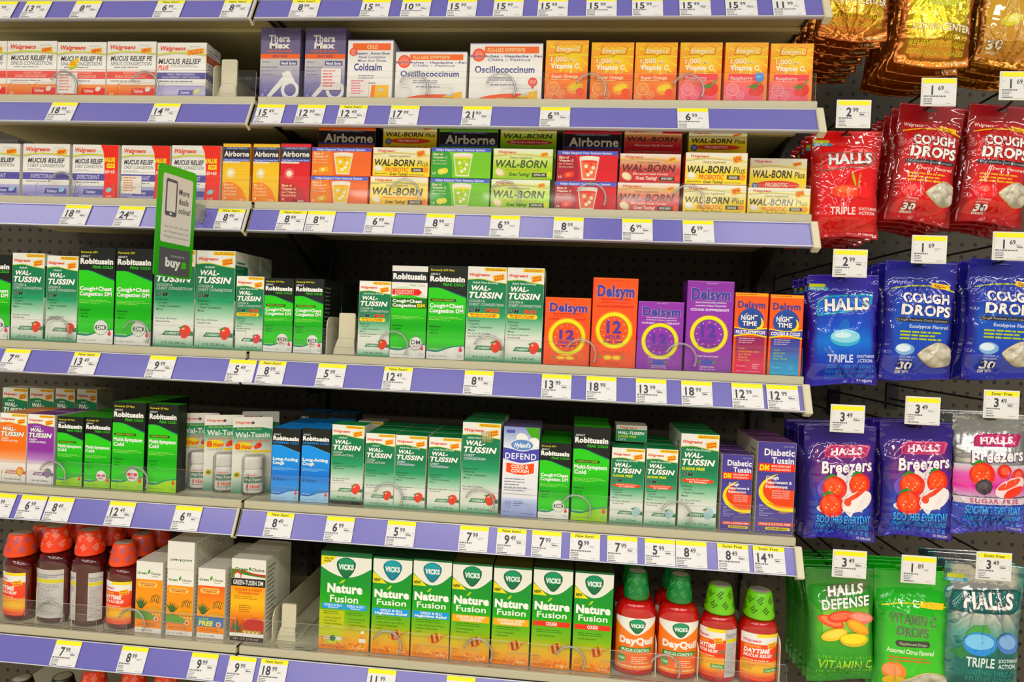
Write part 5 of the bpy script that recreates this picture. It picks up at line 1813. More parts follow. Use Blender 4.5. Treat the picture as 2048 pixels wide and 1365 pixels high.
def bottle(row, xc, wpx, yt, lab, desc, syrup='5c0f10', cap='f04a1c', ink=None, rz=0.0, Y=None, depth=.66, back=0, capk=.245, arc=1.15, prints=None, zoff=0.0, capw=.72, bx=0.0):
    z = ROW[row] + 0.0007
    rx = wpx / 2 / F * 1.06
    ry = rx * depth
    Yc = (0.0150 + (ry if abs(rz) < .3 else rx)) if Y is None else Y
    X = float(x_at(xc, Yc, z))
    H = float(z_at(yt, X, Yc)) - z
    zc = H * (1 - capk)
    zs = .575 * H
    prof = [(.80, 0), (.93, .0015), (.985, .006), (1, .014), (1, zs)]
    for i in range(1, 9):
        t = i / 8
        prof.append((1 - (1 - .50) * (t ** 1.75) if t < 1 else .5, zs + (zc - .004 - zs) * math.sin(t * math.pi / 2)))
    prof += [(.47, zc + .002), (.46, zc + .006)]
    me = MB().lathe(prof, 36, rx, ry, syrup).mesh('bottle_body', 'syrup')
    # the neck is round: pull the oval to a circle near the top
    for v in me.vertices:
        if v.co.z > zs:
            t = min(1, (v.co.z - zs) / (zc - zs))
            v.co.y *= 1 + t * (rx / ry - 1) * .9
    me.update()
    kw_ = .5 * rx
    r1, r0 = rx * capw, rx * capw * .74
    hc = H - zc
    cp = [(r1 * .96, -.001), (r1, .001), (r1, .004), (r1 * .985, .008), (r0 * 1.02, hc - .003), (r0 * .96, hc - .0006), (r0 * .7, hc)]
    cm = MB().lathe([(*q, cap) for q in cp[:-1]] + [(r0 * .7, hc, 'b8b0a4')], 32).mesh('cap', 'cap')
    sm = None
    if ink:
        a = Art(r1 * 4.2, hc * .86)
        seal_art(a, ink)

        def cone(fx, fy, lay):
            t = -2.1 + 4.2 * fx
            zz = hc * .93 - hc * .84 * fy
            r = r0 * 1.02 + (r1 * .985 - r0 * 1.02) * (hc - .003 - zz) / (hc - .011) + .0004 + lay * .0001
            return np.column_stack([r * np.sin(t), -r * np.cos(t), zz])
        sm = a.build('seal_print', cone, 'cap', sub=.004)
    lms = []
    for fn, kw, a0, a1 in (prints or [(lab, {}, -arc, arc)] if lab or prints else []):
        a = Art((a1 - a0) * (rx + ry) / 2, zs - .012)
        fn(a, **kw)
        lms.append(a.build('front_label', oval(rx, ry, a0, a1, .011, zs - .001), 'label', sub=.004))
    def place(x, y, d, full):
        o = tag(link('syrup_bottle', me, loc=(x, y, z + zoff), rot=(0, 0, rz)), d, 'bottle')
        c = link('cap', cm, o, (0, 0, zc))
        if sm and full:
            link('seal_print', sm, c, (0, 0, 0))
        for q in lms if full else ():
            link('paper_label', q, o, (0, 0, 0))
        return o
    place(X, Yc, desc, True)
    for k in range(back):
        place(X + bx * (k + 1), Yc + (2 * max(rx * capw * 1.02, ry * 1.08 + abs(math.sin(rz)) * (rx - ry)) + .0045) * (k + 1), f'{desc}, {("next", "second", "third")[k]} behind', True)
    return X, Yc, z, H


OR = 'f6541a'
bottle(5, 38, 78, 1065, l_daytime, 'dark red syrup bottle with violet-marked orange cap, cut off by the photo edge', cap='f65c1a', ink='8a6a9a', rz=-.28, back=1, capw=.80)
bottle(5, 109, 78, 1051, None, 'dark red syrup bottle turned to show its grey back label with yellow bar', syrup='4c0d12', cap=OR, ink='f4b09c', prints=[(l_back, dict(edge=True), -1.25, .95)], back=2, capw=.76)
bottle(5, 176, 78, 1058, None, 'dark red syrup bottle turned sideways with a gap between two labels', syrup='4c0d12', cap=OR, ink='f4b09c', prints=[(l_back, dict(edge=False), -1.25, -.28), (l_back, dict(edge=False), .42, 1.3)], back=2, capw=.76)
bottle(5, 243, 70, 1084, l_daytime, 'dark red syrup bottle with violet-marked orange cap, beside the honey syrup cartons', cap='f65c1a', ink='8a6a9a', rz=-.12, back=2, capw=.80)
bottle(5, 1266, 82, 1140, l_dayquil, 'orange syrup bottle with dark green cap, beside the green and gold cartons', syrup='cc300c', cap='1f7a3c', ink='5aa86a', back=1, capw=.64, arc=1.2, capk=.255)
bottle(5, 1351, 82, 1147, l_dayquil, 'orange syrup bottle with dark green cap, beside the lime capped bottle', syrup='cc300c', cap='1f7a3c', ink='5aa86a', back=1, capw=.64, arc=1.2, capk=.255)
bottle(5, 1432, 74, 1168, None, 'red-orange syrup bottle with lime cap, turned to show its pale side label', syrup='c02a10', cap='7cc81c', ink='3c5c1c', prints=[(l_daytime, dict(flav='Alcohol Free'), -1.5, .25), (l_back, dict(edge=False), .27, 1.1)], capw=.80, capk=.27)
bottle(5, 1511, 76, 1179, l_daytime, 'red-orange syrup bottle with lime cap at the shelf end', syrup='c02a10', cap='7cc81c', ink='3c5c1c', prints=[(l_daytime, dict(flav='Cool Mint'), -1.15, 1.15)], capw=.80, capk=.27)
for i, (xc, yt, cp, ink) in enumerate(((40, 1356, '1c1a18', None), (122, 1352, '1c1a18', None), (184, 1337, OR, 'f4b09c'), (263, 1338, OR, 'f4b09c'), (327, 1344, OR, 'f4b09c'))):
    bottle(6, xc, 74, yt, None, f'{"black" if i < 2 else "orange"} capped bottle on the lowest shelf, {ORD[i]} from the photo edge', syrup='4c0d12', cap=cp, ink=ink, Y=.06, capw=.76)

# ------------------------------------------------------------------ hanging cards with a bottle under a clear blister
CW, CH = 0.066, 0.136


def rounded(x0, x1, z0, z1, r, n=4):
    P = []
    for cx, cz, a in ((x1 - r, z0 + r, -90), (x1 - r, z1 - r, 0), (x0 + r, z1 - r, 90), (x0 + r, z0 + r, 180)):
        P += [(cx + r * math.cos(math.radians(a + 90 * i / n)), cz + r * math.sin(math.radians(a + 90 * i / n))) for i in range(n + 1)]
    return P


a = Art(CW, CH)
d_blister(a)
card_print = a.build('card_print')
card_body = MB().prism(rounded(0, CW, 0, CH, .004), 0, .0012, 'dedcd2').mesh('backing_card', 'card')
bb = MB().lathe([(.0125, 0), (.014, .002), (.0142, .004), (.0142, .036), (.0125, .041), (.0115, .043)], 26, 1.15, .78, 'e4e2dc').mesh('pill_bottle', 'white')
bcap = MB().lathe([(.0132, 0), (.0135, .001), (.0133, .018), (.0122, .0205), (.005, .021)], 26, 1.15, .78, 'efeee8').mesh('bottle_cap', 'white')
a = Art(.030, .032)
a.r(0, 0, 1, 1, 'e4e2da')
walgreens(a, .1, .06, .7, .14)
a.g(0, .2, 1, .55, [(0, '1c6a48'), (1, '5a8a70')])
a.t('Wal-Tussin', .06, .27, .94, .42, 'e8e6dc', 2)
a.t('8 Hour', .15, .62, .9, .82, 'dc5a2c', 4, sh=.15)
a.ls(.1, .88, .9, .98, 1, '7a8a7c')
blabel = a.build('bottle_label', oval(.0164, .0111, -1.05, 1.05, .004, .036), 'label', sub=.004)
bdome = MB().prism(rounded(0, .038, 0, .068, .006), -.0235, -.0003, mi=0, edge_mi=1).mesh('clear_blister', ['blister', 'clear'])
for i, (xl, yt, dY, lab) in enumerate(((355.5, 828, .0, 'green and white card with a pill bottle, first of three overlapping'),
                                       (405, 829, .0, 'green and white card with a pill bottle, middle of three overlapping'),
                                       (461.5, 833, .0, 'green and white card with a pill bottle, foremost of three, by the blue carton'),
                                       (480, 826, .07, 'green and white pill bottle card standing behind the foremost one'))):
    Yb = (.049, .043, .037, .11)[i]
    z = ROW[4] + .0008
    X = float(x_at(xl, Yb, z))
    o = tag(link('blister_card', card_body, loc=(X, Yb, z), rot=(0, 0, math.radians(24))), lab, 'blister pack')
    link('card_print', card_print, o, (0, 0, 0))
    p = link('pill_bottle', bb, o, (CW * .56, -.0116, .0035))
    link('bottle_cap', bcap, p, (0, 0, .0435))
    link('bottle_label', blabel, p, (0, 0, 0))
    link('clear_blister', bdome, o, (CW * .56 - .019, -.0002, .0015))

# ------------------------------------------------------------------ cream pushers and divider walls
def pusher(row, xl, xr, yt, desc, wall_px, wall_top, deep=.27):
    z = ROW[row] + .0008
    Y = .030
    X0, X1 = float(x_at(xl, Y, z)), float(x_at(xr, Y, z))
    H = float(z_at(yt, X0, Y)) - z
    f = (X1 - X0) * .32
    poly = [(-f, 0), (X1 - X0 + .001, 0), (X1 - X0, H * .12), (X1 - X0 - .001, H * .34), (X1 - X0, H * .4), (X1 - X0, H - .002), (X1 - X0 - .002, H), (.002, H), (0, H - .002), (0, H * .4), (-.002, H * .34), (-f * .8, H * .12)]
    o = tag(link('shelf_pusher', MB().prism(poly, 0, .004).mesh('pusher_plate', 'cream', bevel=.0006), loc=(X0, Y, z)), desc, 'shelf pusher')
    link('track', MB().box(-f, X1 - X0 + .004, .006, deep, 0, .002).box((X1 - X0) * .3, (X1 - X0) * .36, .006, deep, .0021, .0025, '2a2822').mesh('track', 'cream'), o, (0, 0, 0))
    Xw = float(x_at(wall_px, .018, z)) - X0
    Hw = float(z_at(wall_top, Xw + X0, .03)) - z
    r = .016
    P = [(.018, 0), (deep, 0), (deep, Hw), (.018 + r, Hw)] + [(.018 + r - r * math.sin(t), Hw - r + r * math.cos(t)) for t in (.4, .8, 1.2, 1.57)]
    n = len(P)
    b = MB()
    V = [(x, y - Y, zz) for x in (Xw, Xw + .0014) for y, zz in P]
    b.add(V, [tuple(range(n)), tuple(range(2 * n - 1, n - 1, -1))], 'fff')
    b.add(V, [(i, i + n, (i + 1) % n + n, (i + 1) % n) for i in range(n)], 'fff')
    link('divider_wall', b.mesh('divider_wall', 'cream'), o, (0, 0, 0))


pusher(1, 441, 472, 119, 'cream pusher plate in the gap beside the lilac caplet carton', 425, 130)
pusher(3, 676, 708, 626, 'cream pusher plate in the gap between two small cough cartons', 651, 634)
pusher(5, 562, 590, 1208, 'cream pusher plate beside the tall white and amber carton', 543, 1216)


def divider(row, px, yt, desc, deep=.27):
    z = ROW[row] + .0008
    X = float(x_at(px, .018, z))
    Hw = float(z_at(yt, X, .03)) - z
    r = .016
    P = [(.0, 0), (deep, 0), (deep, Hw), (r, Hw)] + [(r - r * math.sin(t), Hw - r + r * math.cos(t)) for t in (.4, .8, 1.2, 1.57)]
    n = len(P)
    b = MB()
    V = [(x, y, zz) for x in (0, .0014) for y, zz in P]
    b.add(V, [tuple(range(n)), tuple(range(2 * n - 1, n - 1, -1))], 'fff')
    b.add(V, [(i, i + n, (i + 1) % n + n, (i + 1) % n) for i in range(n)], 'fff')
    b.box(-.004, .004, .002, deep, -.0005, .0009, 'fff')
    tag(link('shelf_divider', b.mesh('shelf_divider', 'cream'), loc=(X, .018, z)), desc, 'shelf divider')


divider(5, 1556, 1272, 'cream divider wall at the end of the sixth shelf beside the lime capped bottle', .25)
divider(5, 71, 1160, 'cream divider wall between the cut-off bottle and the one with grey back label')
divider(5, 141.5, 1166, 'cream divider wall between the two turned red bottles')
divider(5, 1309, 1275, 'cream divider wall between the two orange syrup bottles')
divider(5, 1393.5, 1285, 'cream divider wall between dark green and lime capped bottles')

# ------------------------------------------------------------------ green hanging sign
tl, tr_, bl_ = at(313, 322, -.105), at(390, 333, -.036), at(300, 550, -.105)
ex = tr_ - tl
wS, hS = float(np.hypot(ex[0], ex[1])), float(tl[2] - bl_[2])
me = MB().prism(rounded(0, wS, 0, hS, .006), 0, .0012, '4cae2c').mesh('sign_panel', 'label')
sign = tag(link('hanging_sign', me, loc=(tl[0], tl[1], bl_[2]), rot=(0, math.radians(1.6), math.atan2(ex[1], ex[0]))), 'green and white deals sign clipped to the third shelf, standing out over the goods', 'sign')
a = Art(wS, hS)
a.r(.02, .006, .98, .994, '56b82c', '3c9c1c')
a.p([(.12, .09), (.15, .075), (.88, .08), (.91, .095), (.91, .68), (.88, .695), (.15, .69), (.12, .675)], 'e2ddd6')
a.p([(.20, .13), (.23, .115), (.47, .12), (.50, .135), (.50, .44), (.47, .455), (.23, .45), (.20, .435)], '55545c')
a.r(.235, .145, .465, .41, 'e2ddd6')
a.r(.30, .128, .40, .133, '8a8990')
a.e(.35, .43, .03, c='e2ddd6')
for i, q in enumerate(('More', 'deals', 'online!')):
    a.t(q, .545, .185 + .085 * i, (.82, .81, .87)[i], .24 + .085 * i, '4c4b52', 1)
for i, q in enumerate(('Scan the QR code with', 'your Walgreens app or visit', 'Walgreens.com/deals')):
    a.t(q, .2 + .0 * i, .535 + .045 * i, .84, .555 + .045 * i, '8a888c', 0)
a.r(.12, .74, .93, .985, '56565c')
a.t('smart', .42, .79, .78, .82, 'b4b4b8', 0)
a.t('buy', .28, .83, .68, .905, 'eceaea', 4)
a.t('s', .70, .83, .84, .905, '5cc03c', 4)
link('sign_print', a.build('sign_print', material='label'), sign, (0, 0, 0))
q0 = strip_point(ROW[2], .012, .003)
pc = at(392, 425, -.03)
cl = MB().box(0, .018, 0, .003, 0, .03).box(.012, .018, 0, float(q0[1]) + .034, .012, .022)
link('clear_clip', cl.mesh('clear_clip', 'ring'), sign, sign.matrix_basis.inverted() @ Vector((pc[0], pc[1], pc[2] - .015)))

# ------------------------------------------------------------------ hanging bags
def sstep(a, b, x):
    t = np.clip((x - a) / (b - a), 0, 1)
    return t * t * (3 - 2 * t)


class Pouch:
    def __init__(s, w, h, T, seed, vs=.13, ve=.955, amp=.0011):
        s.w, s.h, s.T, s.vs, s.ve, s.amp = w, h, T, vs, ve, amp
        r = random.Random(seed)
        s.k = [(r.uniform(-1, 1) * 7, r.uniform(.4, 1) * 5, r.uniform(0, 6), r.uniform(.5, 1)) for _ in range(7)]
        s.fan = [(r.uniform(-.5, .5), r.choice((0, 0, 1)), r.uniform(0, 6.28), r.uniform(7, 12)) for _ in range(3)]

    def out(s, u, v):
        a = sstep(s.vs, s.vs + .24, v) * sstep(0, .16, s.ve - v)
        b = np.clip(1 - np.abs(u) ** 2.4, 0, 1) ** .62
        t = s.T * a * b
        x, y = u * .6, v * 1.0
        c = np.zeros_like(t)
        for kx, ky, ph, am in s.k:
            q = kx * x + ky * y + .5 * np.sin(3 * x + ph) + ph
            c += .7 * am * (1 - np.abs(np.sin(q))) ** 6
        for fx, top, ph, m in s.fan:                    # pleats that run out from the seals
            ang = np.arctan2(u - fx, np.abs(v - (s.vs if top == 0 else s.ve)) * 2.4 + .12)
            c += 2.4 * (1 - np.abs(np.sin(ang * m * .5 + ph))) ** 7 * (sstep(0, .1, v - s.vs) * sstep(.75, .2, v) if top == 0 else sstep(.5, .9, v))
        edge = np.abs(u) ** 5
        pk = .35 * np.sin(v * 55 + 3 * np.sin(v * 17)) * edge
        return t + s.amp * (c * (.25 + .75 * sstep(s.vs - .05, s.vs + .12, v)) * (1 - .55 * edge) + pk * 1.6)

    def xz(s, u, v):
        pinch = 1 - .05 * sstep(s.vs, s.vs + .3, v) * sstep(0, .3, s.ve - v) + .012 * np.sin(v * 23 + s.k[0][2]) * sstep(s.vs, 1, v)
        z = -v * s.h - .0035 * np.sin(u * 2.1 + s.k[1][2]) * sstep(.8, 1, v)
        return u * s.w / 2 * pinch, z

    def mesh(s, colfn, hole=True, seal=(.02, .1)):
        nu, nv = 46, 72
        U, V = np.meshgrid(np.linspace(-1, 1, nu + 1), np.linspace(0, 1, nv + 1))
        x, z = s.xz(U, V)
        f = -s.out(U, V) - .0003
        b = .15 * s.out(-U, V) + .0003
        n = (nu + 1) * (nv + 1)
        P = np.concatenate([np.stack([x, f, z], -1).reshape(-1, 3), np.stack([x, b, z], -1).reshape(-1, 3)])
        cols = np.array([C(colfn(float(q), float(u))) for q, u in zip(V.ravel(), U.ravel())])
        cols = np.concatenate([cols, cols])
        Fc = []
        gap = lambda i, j: hole and abs((i + .5) / nu * 2 - 1) < .14 and .03 < (j + .5) / nv < .055
        for j in range(nv):
            for i in range(nu):
                if gap(i, j):
                    continue
                a = j * (nu + 1) + i
                q = (a, a + nu + 1, a + nu + 2, a + 1)
                Fc += [q, tuple(n + k for k in q[::-1])]
        rim = [i for i in range(nu + 1)] + [(j + 1) * (nu + 1) + nu for j in range(nv)] + [nv * (nu + 1) + i for i in range(nu - 1, -1, -1)] + [j * (nu + 1) for j in range(nv - 1, 0, -1)]
        for k in range(len(rim)):
            p, q = rim[k], rim[(k + 1) % len(rim)]
            Fc.append((p, q, q + n, p + n))
        m = MB()
        m.v, m.f = [tuple(map(float, p)) for p in P], Fc
        m.c, m.mi, m.sm = [tuple(c) for c in cols], [0] * len(Fc), [True] * len(Fc)
        return m

    def mapper(s, off=.00035, step=.00022):
        def f(fx, fy, lay):
            u, v = fx * 2 - 1, fy
            x, z = s.xz(u, v)
            return np.column_stack([x, -s.out(u, v) - .0003 - off - lay * step, z])
        return f

    def printing(s, a, material):
        mp = s.mapper()
        me = a.build('printed_front', mp, material, sub=.0035)
        # shade the print like the film under it
        n = len(me.vertices)
        co = np.empty(n * 3, np.float32)
        me.vertices.foreach_get('co', co)
        co = co.reshape(-1, 3)
        v = np.clip(-co[:, 2] / s.h, 0, 1)
        u = np.clip(co[:, 0] / (s.w / 2), -1, 1)
        e = .004
        du = (s.out(np.clip(u + e, -1, 1), v) - s.out(np.clip(u - e, -1, 1), v)) / (e * s.w)
        dv = (s.out(u, np.clip(v + e, 0, 1)) - s.out(u, np.clip(v - e, 0, 1))) / (2 * e * s.h)
        N = np.stack([-du, -np.ones_like(du), dv], 1)
        N /= np.linalg.norm(N, axis=1, keepdims=True)
        me.normals_split_custom_set_from_vertices([tuple(map(float, q)) for q in N])
        return me


def stops(L, seal=None, sealv=.13, side=None):
    def f(v, u):
        if seal and v < sealv:
            return C(seal)
        for (a, ca), (b, cb) in zip(L, L[1:]):
            if v <= b:
                t = 0 if b == a else max(0, (v - a) / (b - a))
                c = tuple(p + (q - p) * t for p, q in zip(C(ca), C(cb)))
                break
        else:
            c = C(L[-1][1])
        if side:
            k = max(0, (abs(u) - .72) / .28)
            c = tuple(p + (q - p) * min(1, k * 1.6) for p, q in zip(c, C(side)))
        return c
    return f


def b_halls(a, kind):
    red = kind == 'red'
    if kind == 'teal':
        a.p([(.10, .2), (.9, .17), (.97, .19), (.93, .3), (.85, .335), (.05, .345), (.03, .32)], '0c4f4c')
        a.p([(.12, .215), (.9, .185), (.93, .2), (.9, .29), (.84, .315), (.08, .325)], '0f6660')
    elif red:
        a.p([(.12, .235), (.22, .2), (.93, .2), (.9, .3), (.8, .345), (.1, .395)], '9c5a50')
        a.p([(.14, .245), (.23, .212), (.9, .212), (.87, .295), (.78, .33), (.12, .375)], 'e0261c')
    else:
        a.p([(.1, .33), (.14, .24), (.3, .19), (.92, .17), (.9, .26), (.8, .315), (.12, .38)], '3a9ab0')
        a.p([(.12, .325), (.16, .25), (.31, .205), (.88, .187), (.86, .255), (.77, .3), (.14, .36)], '1f6ad0')
    y = .22 if kind != 'teal' else .205
    a.t('HALLS', .2, y, .86, y + .098, 'f2f0ee', 3, sh=.2, rot=-.05 if kind != 'teal' else -.03, o='5a4a50', ob=2)
    a.t('HALLS', .2, y, .86, y + .098, 'f4f2f0', 3, sh=.2, rot=-.05 if kind != 'teal' else -.03)
    a.p([(.03, .085), (.24, .085), (.27, .1), (.24, .115), (.03, .115)], 'c8d040')
    a.p([(.02, .115), (.28, .115), (.31, .128), (.28, .142), (.02, .142)], '4aa0c0')
    a.t('NEW LOOK', .05, .12, .24, .137, 'd8ecf0', 2)
    if red:
        a.e(.58, .46, .02, c='c8b040', ry=.07, rot=-.3)
        a.e(.66, .48, .012, c='b89040', ry=.08, rot=.1)
        a.e(.47, .59, .24, c='d8341c', ry=.075)
        a.e(.47, .575, .23, c='f2542c', ry=.06)
        a.e(.44, .56, .13, c='f87850', ry=.03)
        a.e(.75, .58, .11, c='f03c24', ry=.06)
        c1, c2 = 'f6d8d4', 'f04434'
    elif kind == 'blue':
        a.e(.48, .49, .08, c='2a6ac0', ry=.09, rot=.2)
        a.e(.50, .57, .22, c='58b0d8', ry=.075)
        a.e(.50, .555, .21, c='9ad8ea', ry=.058)
        a.e(.46, .545, .12, c='d4eef4', ry=.026)
        c1, c2 = 'd4dcf2', '2f86e0'
    else:
        a.p([(.22, .5), (.34, .43), (.5, .42), (.55, .47), (.4, .52)], '4a9a4c')
        a.p([(.05, .64), (.2, .58), (.3, .64), (.2, .68)], '2c7a44')
        a.e(.42, .56, .22, c='2f8ad0', ry=.085)
        a.e(.41, .545, .19, c='84c4ec', ry=.055)
        a.e(.8, .545, .17, c='4a7ac0', ry=.075, rot=.3)
        a.e(.79, .535, .13, c='86aede', ry=.05, rot=.3)
        c1, c2 = 'd4e4e0', '2c8a84'
    y = .72 if kind != 'teal' else .66
    a.t('TRIPLE', .26, y, .62, y + .065, c1, 2)
    a.t('SOOTHING', .67, y, .95, y + .024, c1, 2)
    a.t('ACTION', .67, y + .037, .92, y + .065, c1, 2)
    for i, q in enumerate(('SOOTHES THROATS', 'RELIEVES COUGHS', 'COOLS NASAL PASSAGES')):
        a.t(q, .26, y + .088 + .048 * i, .94, y + .12 + .048 * i, c2, 1, sp=.05)
    if kind != 'teal':
        a.t('30 DROPS', .72, .955, .93, .975, c1, 2)


def b_cough(a, kind):
    red = kind == 'red'
    dk, ln = ('6a1c20', 'e8b830') if red else ('2a2470', 'b8c83c')
    a.s_([(.08, .235), (.35, .205), (.65, .2), (.98, .24)], [(.08, .245), (.35, .217), (.65, .213), (.98, .253)], ln)
    a.t('Walgreens', .1, .165, .38, .195, 'f0d0cc' if red else '9a9ad8', 2, sh=.25)
    a.p([(.64, .175), (.9, .19), (.9, .235), (.64, .22)], 'f2c81c')
    a.ls(.67, .195, .87, .222, 2, 'b8641c', .5)
    for (q, x0, y0, x1, y1) in (('COUGH', .22, .275, .88, .35), ('DROPS', .2, .375, .92, .455)):
        a.t(q, x0, y0, x1, y1, 'f4f0ec', 3, o=dk, ob=2, rot=.02)
    a.pill(.14, .478, .92, .515, '2c2a30')
    a.t('Oral Anesthetic Cough Suppressant', .2, .489, .88, .505, 'a8a4a8', 1)
    a.t('Cherry Flavored' if red else 'Eucalyptus Flavored', .32, .535, .9, .562, 'f2d4c8' if red else 'dce0f2', 1)
    a.ls(.2, .59, .86, .675, 3, 'e8a42c' if red else 'b4c444', .5, 3, 6)
    if red:
        a.e(.33, .735, .16, c='e84040', ry=.055)
        a.e(.3, .72, .08, c='f27068', ry=.025)
    else:
        a.e(.28, .745, .13, c='8ab0d8', ry=.05)
        a.e(.26, .735, .1, c='dceaf4', ry=.032)
    a.t('SOOTHING', .22, .8, .42, .815, 'f0c8c0' if red else 'c4c8ec', 1)
    a.t('MENTHOL', .22, .825, .4, .838, 'f0c8c0' if red else 'c4c8ec', 1)
    a.t('30', .22, .85, .42, .905, 'f4f2ee', 3, o='4a2a2c' if red else '26245c', ob=2)
    a.t('DROPS', .22, .915, .4, .935, 'e4dcd8', 3)


def straw(a, x, y, r):
    a.p([(x - r * .9, y - r * .45), (x - r * .3, y - r * .75), (x + r * .2, y - r * .62), (x, y - r * .3)], '3c8a3c')
    a.e(x, y, r, c='e0402c')
    a.e(x - .1 * r, y - .06 * r, r * .75, c='f05c3c')
    for dx, dy in ((-.3, -.1), (.2, .1), (0, .25), (.35, -.15), (-.45, .15)):
        a.e(x + dx * r, y + dy * r * .7, r * .06, c='f8d0a0')


def b_breezers(a, sf=False):
    if sf:
        a.g(0, .42, 1, .68, [(0, 'd4d0d6'), (.3, 'd86ab0'), (.7, 'd83c96'), (1, 'c8a0c8')])
        a.g(0, .745, 1, 1, [(0, '3a4cae'), (.5, '3440a4'), (1, '4a44a8')])
    a.p([(.28, .2), (.36, .165), (.9, .165), (.92, .18), (.86, .255), (.8, .27), (.25, .27)], 'a02058' if sf else 'd05a78')
    a.p([(.3, .205), (.37, .175), (.88, .175), (.84, .25), (.79, .262), (.27, .262)], 'b83468')
    a.t('HALLS', .34, .192, .8, .245, 'f4eef0', 3, sh=.2, rot=-.04)
    a.t('Breezers', .18, .295, .93, .395, '5a2a6a', 4, sh=.15, rot=-.07)
    a.t('Breezers', .19, .293, .925, .39, 'f6f0f2', 2, sh=.15, rot=-.07)
    if sf:
        straw(a, .34, .5, .17)
        for x, y, r in ((.64, .47, .1), (.86, .51, .11)):
            a.e(x, y, r, c='d83c34')
            a.e(x, y - .008, r * .6, c='ee6a54')
        a.e(.36, .6, .11, c='3a3038')
        a.e(.34, .59, .06, c='5a4c58')
        a.e(.74, .6, .25, c='f4dcdc', ry=.07, rot=-.4)
        a.e(.72, .575, .19, c='ea5a44', ry=.03, rot=-.4)
        a.e(.78, .64, .17, c='e84a3a', ry=.035, rot=-.4)
        a.r(0, .69, 1, .745, 'd8cad4')
        a.t('SUGAR FREE', .18, .7, .86, .735, 'b8406a', 1, sp=.1)
    else:
        a.e(.5, .55, .36, c='7a5cb8', ry=.13)
        P = []
        for i in range(22):
            t = 2 * math.pi * i / 22
            r = .34 if i % 2 else .25
            P.append((.56 + r * math.cos(t), .575 + r * .62 * math.sin(t)))
        a.p(P, 'eae4e8')
        straw(a, .38, .53, .17)
        straw(a, .74, .495, .16)
        a.e(.34, .71, .2, c='eae6ea', ry=.045)
        straw(a, .34, .68, .17)
        a.e(.7, .64, .24, c='f2ecec', ry=.085, rot=-.4)
        a.e(.67, .59, .2, c='e2503c', ry=.02, rot=-.55)
        a.e(.56, .645, .05, c='e2503c', ry=.035, rot=-.3)
    y = .765
    a.t('SOOTHES EVERYDAY', .14, y, .9, y + .065, '5ab8f0', 1)
    a.t('THROAT IRRITATIONS', .14, y + .085, .9, y + .132, '4aa4ea', 1)
    a.t('GREAT TASTE', .14, y + .15, .9, y + .182, '4aa4ea', 1, sp=.22)
    a.t('25 DROPS', .74, .962, .93, .98, 'c8c4e8', 2)


def b_defense(a):
    a.g(.2, .3, .9, .62, [(0, '4a9a2c'), (.4, 'a8d86a'), (1, '58b02c')])
    a.p([(.3, .16), (.86, .1), (.9, .13), (.86, .2), (.28, .26)], '5a6a44')
    a.t('HALLS', .3, .15, .84, .225, 'f4f4ee', 3, sh=.2, rot=-.11, o='5a604c', ob=1)
    a.t('DEFENSE', .18, .25, .92, .325, 'f4f4ee', 2, sh=.2, rot=-.11, o='3f5a34', ob=2)
    for x, y, c1, c2, rt in ((.32, .45, 'ee5a3c', 'f28a60', .3), (.46, .40, 'e84a34', 'f27858', -.2), (.78, .41, 'e87a6a', 'f0a090', .2), (.72, .49, 'f09a2c', 'f4b850', .5), (.36, .56, 'eec83c', 'f4dc70', -.3)):
        a.e(x, y, .2, c=c1, ry=.05, rot=rt)
        a.e(x, y - .006, .16, c=c2, ry=.032, rot=rt)
    a.e(.66, .60, .22, c='d8b81c', ry=.06)
    a.e(.65, .588, .2, c='f2e02c', ry=.045)
    c1 = 'a8dc5a'
    a.t('100% DAILY VALUE', .14, .75, .95, .775, '7ac83c', 1, sp=.2)
    a.t('VITAMIN C', .14, .79, .95, .875, c1, 1)
    a.t('IN EACH DROP', .14, .89, .95, .915, '7ac83c', 1, sp=.15)
    a.t('ASSORTED CITRUS', .14, .93, .8, .945, '5aa82c', 1)


def b_vitc(a):
    a.s_([(.08, .27), (.4, .245), (.95, .27)], [(.08, .28), (.4, .255), (.95, .28)], 'd8d83c')
    a.p([(.6, .23), (.92, .245), (.9, .29), (.58, .275)], 'f2cc1c')
    a.t('VITAMIN C', .16, .33, .8, .405, '55704c', 2, rot=.08, o='c8dcb0', ob=1)
    a.t('DROPS', .26, .425, .7, .495, '55704c', 2, rot=.06, o='d4e4c0', ob=1)
    a.pill(.25, .53, .72, .58, '33392c')
    a.t('Supplement Drops', .3, .546, .67, .566, 'b8c4a8', 1, rot=.03)
    a.t('Assorted Citrus Flavored', .14, .6, .78, .635, 'e0f0cc', 2, sh=.1, rot=.04)
    a.ls(.16, .66, .76, .71, 2, 'c8741c', .5, 3, 6)
    a.e(.25, .78, .16, c='e88a3c', ry=.075, rot=.3)
    a.e(.22, .77, .12, c='ee9a70', ry=.05, rot=.3)
    a.e(.27, .86, .15, c='e8c02c', ry=.05)
    a.t('30', .14, .92, .32, .98, 'eaf0e2', 3, o='3c5c2c', ob=2)


